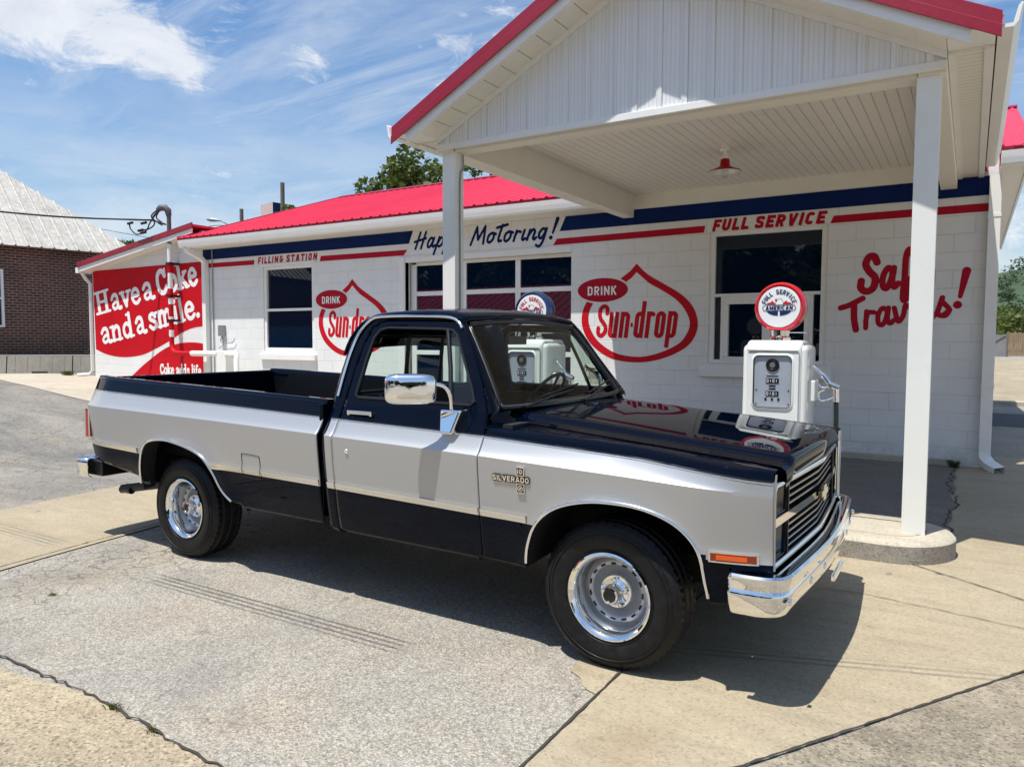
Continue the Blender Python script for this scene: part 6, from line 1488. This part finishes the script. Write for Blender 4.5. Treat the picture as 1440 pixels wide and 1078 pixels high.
# far end of the wall where the ray through its corner meets the wall plane
dr_ = Vector((pa.x, pa.y, 0)); den = dr_.dot(nrm); tt = c0.dot(nrm)/den; AE = (dr_*tt-c0).dot(dirw)
ez = 1.58+(474-344)/1042.16*23.0
wh = tag(site('brick_warehouse', (c0.x, c0.y, 0)), 'old dark red brick warehouse with weathered tin hip roof behind the barrier', 'building')
A0 = -16.0; zg = .3
mb = MB()
def wallq(a0, a1, z0, z1): mb.add([bw_(a0, 0, z0), bw_(a1, 0, z0), bw_(a1, 0, z1), bw_(a0, 0, z1)], [(0, 1, 2, 3)])
wa0, wa1 = None, None
def along(u): 
    q = cam_pt(u, 450, 20.0); d = Vector((q.x, q.y, 0)); return (d*(c0.dot(nrm)/d.dot(nrm))-c0).dot(dirw)
ww1 = along(6.5); ww0 = ww1-1.0; wz0, wz1 = 1.58+(474-459)/1042*21, 1.58+(474-376)/1042*21.6
wallq(A0, ww0, zg, ez); wallq(ww1, AE, zg, ez); wallq(ww0, ww1, zg, wz0); wallq(ww0, ww1, wz1, ez)
mb.add([bw_(AE, 0, zg), bw_(AE, -14, zg), bw_(AE, -14, ez), bw_(AE, 0, ez)], [(0, 1, 2, 3)])
mb.build('wall', 'old_brick', wh)
mb = MB(); 
for a, b, c, d in ((ww0, ww0+.07, wz0, wz1), (ww1-.07, ww1, wz0, wz1), (ww0+.07, ww1-.07, wz1-.07, wz1), (ww0+.07, ww1-.07, wz0, wz0+.06), (ww0+.07, ww1-.07, (wz0+wz1)/2-.03, (wz0+wz1)/2+.03)):
    mb.hexa([bw_(a, -.08, c), bw_(a, .03, c), bw_(b, .03, c), bw_(b, -.08, c), bw_(a, -.08, d), bw_(a, .03, d), bw_(b, .03, d), bw_(b, -.08, d)])
wf = mb.build('window', 'white_trim', wh)
mb = MB(); mb.add([bw_(ww0, -.04, wz0), bw_(ww1, -.04, wz0), bw_(ww1, -.04, wz1), bw_(ww0, -.04, wz1)], [(0, 1, 2, 3)]); mb.build('pane', 'dark_glass', wf)
mb = MB(); n = 56; ov = .32; sl = .86
rows_a = np.linspace(A0, AE+ov, n); L0 = []; L1 = []
run = 7.2
for k, a in enumerate(rows_a):
    j = .02*math.sin(k*1.7); hip = min(1.0, max(0, (AE+ov-a)/run)); L0.append(bw_(a, ov, ez-.14+j*.5)); L1.append(bw_(a, ov-run*hip-.001, ez-.14+run*hip*sl))
mb.grid([L0, L1], flip=True)
# raised standing seams
for k in range(0, n, 1):
    a = rows_a[k]; hip = min(1.0, max(0, (AE+ov-a)/run)); 
    if hip > .03: mb.tube([bw_(a, ov+.005, ez-.11), bw_(a, ov-run*hip, ez-.11+run*hip*sl)], .034, 4)
mb.add([bw_(AE+ov, ov, ez-.14), bw_(AE+ov, ov-14.6, ez-.14), bw_(AE+ov-run, ov-7.4, ez-.14+run*sl), bw_(AE+ov-run, ov-run, ez-.14+run*sl)], [(0, 1, 2, 3)])
mb.build('roof', 'tin_roof', wh)
mb = MB(); mb.grid([[bw_(a, .02, ez-.02), bw_(a, ov-.03, ez-.17), bw_(a, ov, ez-.13)] for a in rows_a]); mb.build('eave_board', 'wood_pole', wh)
# barrier: short precast blocks in a row
bdir = Vector((math.sin(R(31)), math.cos(R(31)), 0)); b0 = cam_pt(-30, 524, 20.6); b0 = Vector((b0.x, b0.y, 0)); bn = Vector((bdir.y, -bdir.x, 0))
bdir = (Vector((*cam_pt(150, 522, 21.6).xy, 0))-b0).normalized(); bn = Vector((bdir.y, -bdir.x, 0))
names = ['leftmost grey concrete barrier block before the brick warehouse', 'second grey concrete barrier block from the left before the brick warehouse', 'third grey concrete barrier block, ending behind the mural wall', 'fourth']
Lb = 1.62; x = -.9; proto = None
for k in range(3):
    p = b0+bdir*(x+k*Lb); z = terrain(p.x, p.y)-.02
    if proto is None:
        proto = empty('concrete_barrier', (0, 0, 0)); mb = MB()
        mb.prism([(-.22, 0), (.22, 0), (.20, .1), (.10, .52), (-.10, .52), (-.20, .1)], 0.01, Lb-.01, 'X'); ob = mb.build('barrier_block', 'barrier_concrete', proto, bevel=.015)
        MB().box(Lb*.38, Lb*.62, -.2235, -.15, .0, .075).build('forklift_slot', 'black_matte', proto)
        MB().box(.006, Lb-.006, -.105, .105, .5205, .535).build('top_strip', 'paint_white_flat', proto)
        for gx_ in np.linspace(.2, Lb-.2, 5): MB().hexa([(gx_-.006, -.2125, .06), (gx_+.006, -.2125, .06), (gx_+.006, -.19, .06), (gx_-.006, -.19, .06), (gx_-.006, -.107, .51), (gx_+.006, -.107, .51), (gx_+.006, -.09, .51), (gx_-.006, -.09, .51)]).build('form_line', 'barrier_groove', proto)
        o = proto
    else: o = copy_tree(proto)
    o.location = (p.x, p.y, z); o.rotation_euler = (0, 0, math.atan2(bdir.y, bdir.x)); tag(o, names[k], 'barrier', 'concrete barrier blocks')
# ---- trees
def leaf_cloud(mb, centers, n, leaf, rs):
    for c, r in centers:
        m = int(n*r*r)
        for _ in range(m):
            d = Vector((rs.gauss(0, 1), rs.gauss(0, 1), rs.gauss(0, 1))).normalized()*(r*rs.uniform(.35, 1.0)**.6)
            p = Vector(c)+Vector((d.x, d.y, d.z*.8)); l = leaf*rs.uniform(.6, 1.3)
            a = Vector((rs.gauss(0, 1), rs.gauss(0, 1), rs.gauss(0, .7))).normalized(); b = a.cross(Vector((rs.gauss(0, 1), rs.gauss(0, 1), rs.gauss(0, 1)))).normalized()
            mb.add([p-a*l*.5, p+b*l*.28, p+a*l*.5, p-b*l*.28], [(0, 1, 2, 3)])
def tree(name, loc, H, spread, seed, leaf, dens, mt, label, cat='tree', group=None, nb=26, flat=1.0, low=.42):
    rs = random.Random(seed); t = tag(empty(name, loc), label, cat, group)
    tk_ = MB(); tk_.tube(spline([(0, 0, -.2), (rs.uniform(-.15, .15), 0, H*.25), (rs.uniform(-.3, .3), rs.uniform(-.2, .2), H*.55), (0, 0, H*.8)], 4), [H*.032*(1-.07*k) for k in range(13)], 9)
    cs = []
    for k in range(nb):
        a = rs.uniform(0, 6.28); rr = spread*math.sqrt(rs.uniform(.03, 1)); zz = H*(low+(.92-low)*rs.uniform(0, 1)*(1-.55*(rr/spread)**2)*flat); c = (rr*math.cos(a), rr*math.sin(a), zz); cs.append((c, spread*rs.uniform(.17, .34)))
        tk_.tube([(0, 0, H*rs.uniform(.25, .55)), (c[0]*.5, c[1]*.5, zz*.72), c], [H*.011, H*.007, H*.002], 5)
    for k in range(nb):
        c, r = cs[k]; a = rs.uniform(0, 6.28); cs.append(((c[0]+math.cos(a)*r*1.2, c[1]+math.sin(a)*r*1.2, c[2]+rs.uniform(-.3, .9)*r), r*.5))
    tk_.build('trunk', 'bark', t, smooth=60); mb = MB(); leaf_cloud(mb, cs, dens, leaf, rs); mb.build('crown', mt, t); return t
def ground_at(u, Y): 
    q = cam_pt(u, 474, Y=Y); return (q.x, q.y, terrain(q.x, q.y))
x, y, z = ground_at(536, 27); tree('broadleaf_tree', (x, y, 0), 10.7, 3.6, 5, .32, 330, 'leaf_light', 'green broadleaf tree rising behind the red roof, left of the white post')
x, y, z = ground_at(618, 30); tree('broadleaf_tree', (x, y, 0), 11.2, 4.0, 9, .32, 300, 'leaf_light', 'fuller green tree behind the red roof, crossed by the left canopy post')
x, y, z = ground_at(690, 36); tree('broadleaf_tree', (x, y, 0), 14.2, 4.2, 12, .34, 240, 'leaf_green', 'darker tree behind the roof ridge under the canopy beam')
q = cam_pt(146, 330, 62); tree('broadleaf_tree', (q.x, q.y, 0), 11.4, 3.4, 21, .5, 90, 'leaf_green', 'distant round tree peeking over the tin roof of the warehouse')
# ---- poles, street lamp, distant block, cables
def pole(u, vtop, depth, r, label, extra=None):
    q = cam_pt(u, vtop, depth); t = tag(empty('utility_pole', (q.x, q.y, 0)), label, 'pole'); MB().tube([(0, 0, 0), (0, 0, q.z)], [r*1.2, r], 10).build('pole_shaft', 'wood_pole', t, smooth=60); return q, t
q1, t1 = pole(339.5, 294, 62, .16, 'grey wooden utility pole with wires beside the street lamp')
mb = MB(); mb.box(-.9, .9, -.06, .06, q1.z-1.5, q1.z-1.38); mb.lathe([(0, 0), (.05, 0), (.05, .2), (0, .2)], 8, 'Z', (-.8, 0, q1.z-1.38)); mb.build('crossarm', 'wood_pole', t1)
q2, t2 = pole(397, 257, 70, .20, 'tall plain pole standing behind the pink and blue block')
q = cam_pt(297, 309, 48); sl_ = tag(site('street_lamp', (q.x, q.y, 0)), 'cobra head street lamp on a curved arm above the roof', 'street lamp')
e = cam_pt(326, 322, 48); e2 = cam_pt(345, 345, 48); m_ = cam_pt(309, 310, 48)
mb = MB(); mb.tube(spline([m_, (m_+e)/2+Vector((0, 0, .09)), e, e2], 5), .045, 8); mb.tube([e2, (e2.x, e2.y, 0)], [.08, .11], 10); mb.build('lamp_post', 'grey_metal', sl_, smooth=60)
h0 = cam_pt(290.5, 308.5, 48); ax_ = (m_-h0); mb = MB(); mb.tube([h0, h0+ax_*.25, h0+ax_*.6, m_+ax_*.1], [.04, .13, .12, .05], 12); mb.build('lamp_head', 'grey_metal', sl_, smooth=60)
ctr = cam_pt(388, 305, 88); bl = tag(site('distant_block', (ctr.x, ctr.y, 0)), 'distant pinkish office block with blue glazed side above the roof', 'building')
pa_, pb_, pc_ = cam_pt(366.5, 288.5, 84), cam_pt(383.5, 288, 82), cam_pt(414, 293, 84); zt_ = pa_.z
dv = Vector((pc_.x-pb_.x, pc_.y-pb_.y, 0)); 
def qd(a, b, z0, z1): return [(a.x, a.y, z0), (b.x, b.y, z0), (b.x, b.y, z1), (a.x, a.y, z1)]
pd_ = Vector((pa_.x+dv.x, pa_.y+dv.y, 0))
mb = MB(); mb.add(qd(pa_, pb_, 0, zt_), [(0, 1, 2, 3)]); mb.add(qd(pd_, pa_, 0, zt_), [(0, 1, 2, 3)]); mb.add([(pa_.x, pa_.y, zt_), (pb_.x, pb_.y, zt_), (pc_.x, pc_.y, zt_), (pd_.x, pd_.y, zt_)], [(0, 1, 2, 3)]); mb.build('wall', 'pink_stucco', bl)
mb = MB(); mb.add(qd(pb_, pc_, 0, zt_), [(0, 1, 2, 3)]); mb.build('glazed_wall', 'blue_glazing', bl)
mb = MB(); f0, f1 = pa_.lerp(pb_, .2), pa_.lerp(pb_, .7); off = Vector((pa_.y-pb_.y, pb_.x-pa_.x, 0)).normalized()*-.3
for z in (zt_-.9, zt_-1.9): mb.add([(f0.x+off.x*-1, f0.y+off.y*-1, z), (f1.x+off.x*-1, f1.y+off.y*-1, z), (f1.x+off.x*-1, f1.y+off.y*-1, z+.5), (f0.x+off.x*-1, f0.y+off.y*-1, z+.5)], [(0, 1, 2, 3)])
mb.build('window', 'face_white', bl)
def cable(pts, r, label, m='cable_black', n=8, name='power_line'):
    mb = MB(); mb.tube(spline(pts, n), r, 6); return tag(mb.build(name, m, smooth=60), label, 'cable')
wh0 = Vector((-16.0, 10.5, 4.30))
A = cam_pt(-60, 292, 17.5); B = cam_pt(80, 304.5, 17.2); Cc = cam_pt(192, 309, 17.4)
cable([A, B, Cc, cam_pt(215, 310, 17.55), (-15.98, 10.55, 4.20)], .022, 'thick black service cable running from the left to the weatherhead')
sp = MB()
for pts in ([(-16.13, 10.48, 4.52), (-16.3, 10.45, 4.38), (-16.22, 10.46, 4.28), (-16.05, 10.52, 4.18)], [(-16.11, 10.47, 4.53), (-16.34, 10.4, 4.25), (-16.5, 10.4, 4.08), (-16.9, 10.42, 4.02), (-17.15, 10.42, 4.16), (-17.2, 10.42, 4.27)],
            [(-16.15, 10.47, 4.54), (-16.28, 10.4, 4.40), (-16.2, 10.42, 4.22), (-16.4, 10.42, 4.12), (-16.75, 10.42, 4.10)], [(-16.08, 10.48, 4.53), (-16.14, 10.43, 4.36), (-16.05, 10.5, 4.25)]):
    sp.tube(spline(pts, 6), .016, 6)
for c in ((-16.75, 10.42, 4.10), (-16.65, 10.42, 4.04), (-16.62, 10.42, 4.26), (-17.17, 10.42, 4.30)): sp.tube([(c[0]-.09, c[1], c[2]), (c[0]+.09, c[1], c[2]+.01)], .032, 8)
tag(sp.build('service_drop_loops', 'cable_black', smooth=60), 'tangle of black drip loops and splices at the weatherhead', 'cable')
cable([q1+Vector((0, 0, -1.4)), (q1+cam_pt(240, 340, 58))/2+Vector((0, 0, -.15)), cam_pt(240, 341, 58)], .028, 'thin overhead wire running left from the utility pole')
cable([q1+Vector((0, 0, -1.2)), cam_pt(353, 318, 58)], .028, 'short wire leaving the utility pole to the right')
cable([cam_pt(120, 318, 70), cam_pt(180, 329, 70), cam_pt(250, 341, 70)], .028, 'thin wire sagging above the red roof edge behind the mast')
cable([cam_pt(1390, 240, 40), cam_pt(1460, 236, 40)], .022, 'thin wire crossing the sky beyond the right drainpipe')
# ---- right background: fence, weathered panel, shrubs, wooded hill
def fence_run(u0, u1, v, depth, n, H, label):
    f0, f1 = cam_pt(u0, v, depth), cam_pt(u1, v, depth); z0 = terrain(f0.x, min(60, f0.y)); f = tag(site('picket_fence', (f0.x, f0.y, z0)), label, 'fence'); d = f1-f0; d.z = 0; L = d.length; d.normalize(); nn = Vector((d.y, -d.x, 0))
    for nm, zz in (('fence_rail', .35), ('fence_rail', H-.35)): a = f0+nn*-.04; b = a+d*L; mb = MB(); mb.tube([(a.x, a.y, z0+zz), (b.x, b.y, z0+zz)], .05, 4); mb.build(nm, 'wood_fence', f)
    for k in range(n):
        a = f0+d*(L*k/n); b = f0+d*(L*(k+.78)/n); h = z0+H*random.uniform(.96, 1.02)
        MB().hexa([(a.x, a.y, z0), (b.x, b.y, z0), (b.x-nn.x*-.03, b.y-nn.y*-.03, z0), (a.x-nn.x*-.03, a.y-nn.y*-.03, z0), (a.x, a.y, h), (b.x, b.y, h), (b.x-nn.x*-.03, b.y-nn.y*-.03, h), (a.x-nn.x*-.03, a.y-nn.y*-.03, h)]).build('picket', 'wood_fence', f)
    return f
fence_run(1416, 1500, 478, 46, 26, 1.5, 'tan wooden picket fence across the road at the right')
g0 = cam_pt(1400, 478, 45.5); zz = terrain(g0.x, g0.y); wp_ = tag(site('weathered_panel', (g0.x, g0.y, zz)), 'grey weathered gate panel at the left end of the picket fence', 'gate')
MB().box(g0.x-1.2, g0.x+.55, g0.y, g0.y+.05, zz, zz+1.35).build('gate_boards', 'weather_panel', wp_)
mb = MB(); mb.box(g0.x+.55, g0.x+.67, g0.y-.03, g0.y+.09, zz, zz+1.45); mb.tube([(g0.x-1.2, g0.y-.02, zz+.1), (g0.x+.5, g0.y-.02, zz+1.3)], .03, 4); mb.build('gate_frame', 'wood_pole', wp_)
k = 0
for u, d, H, sp_, m, lab in ((1400, 60, 4.2, 2.6, 'leaf_light', 'bright green bushy shrub behind the weathered gate panel'), (1440, 56, 3.8, 2.8, 'leaf_light', 'bright yellow green shrub behind the picket fence'), (1424, 84, 4.6, 3.4, 'leaf_green', 'taller green tree behind the shrubs at the right edge'), (1395, 98, 5.4, 4.2, 'leaf_dark', 'dark green tree beyond the drainpipe at the right'), (1455, 90, 4.6, 4.0, 'leaf_dark', 'dark tree at the right edge of the photo behind the fence')):
    q = cam_pt(u, 474, d); tree('broadleaf_tree' if H > 4.5 else 'shrub', (q.x, q.y, terrain(q.x, min(q.y, 60))-.3), H, sp_, 40+k, .30+d*.003, 70, m, lab, 'tree' if H > 4.5 else 'shrub', nb=18); k += 1
hc = cam_pt(1490, 474, 330); 
def hillz(x, y): 
    r = math.hypot((x-hc.x)/150, (y-hc.y-40)/90); return 34*math.exp(-r*r*1.4)*(1+.1*math.sin(x*.05)+.06*math.sin(y*.09))-1
mb = MB(); mb.grid([[(hc.x+a, hc.y+b, hillz(hc.x+a, hc.y+b)) for b in np.linspace(-130, 180, 22)] for a in np.linspace(-320, 320, 40)], flip=True); tag(mb.build('wooded_hill', 'hill_ground', smooth=60), kind='structure')
rs = random.Random(77); mb = MB()
for k in range(520):
    x = hc.x+rs.uniform(-170, 150); y = hc.y+rs.uniform(-125, 45); z = hillz(x, y)
    r = rs.uniform(2.2, 4.2); leaf_cloud(mb, [((x, y, z+r*.7), r)], 5.0, 1.5, rs)
tag(mb.build('hill_wood', 'leaf_far'), kind='stuff')
# ---- behind the photographer: what the panes and the paint mirror
rb_ = tag(site('red_roof_house', (-20, -13, 0)), 'red metal roofed building across the street, mirrored in the garage door panes', 'building')
MB().box(-40, -15, -19, -11, 0, 2.5).build('wall', 'weather_panel', rb_)
mb = MB()
x = -40.5; rows = []
while x < -14.5: rows += [(x, 0), (x+.38, 0), (x+.41, .06), (x+.45, .06), (x+.48, 0)]; x += .5
mb.grid([[(a, -10.4, 2.45+b) for a, b in rows], [(a, -15, 4.6+b) for a, b in rows]], flip=False); mb.add([(-40.5, -15, 4.6), (-14.5, -15, 4.6), (-14.5, -19.5, 2.5), (-40.5, -19.5, 2.5)], [(0, 1, 2, 3)]); mb.build('roof', 'red_roof', rb_)
pt = None
tp = tree('broadleaf_tree', (-6, -34, 0), 17, 7.5, 91, 1.0, 26, 'leaf_dark', 'dark tree beyond the street behind the camera, mirrored in the windows', group='street trees behind the camera', nb=44, low=.08)
for k, (x, y, r, sc) in enumerate(((-17, -36, 1.2, 1.0), (-29, -34, 2.4, .9), (-42, -37, 3.1, 1.1), (-56, -34, .7, 1.0), (6, -38, 1.7, 1.1), (19, -35, 4.0, .95), (33, -38, 5.0, 1.1))):
    c = copy_tree(tp); c.location = (x, y, 0); c.rotation_euler = (0, 0, r); c.scale = (sc,)*3
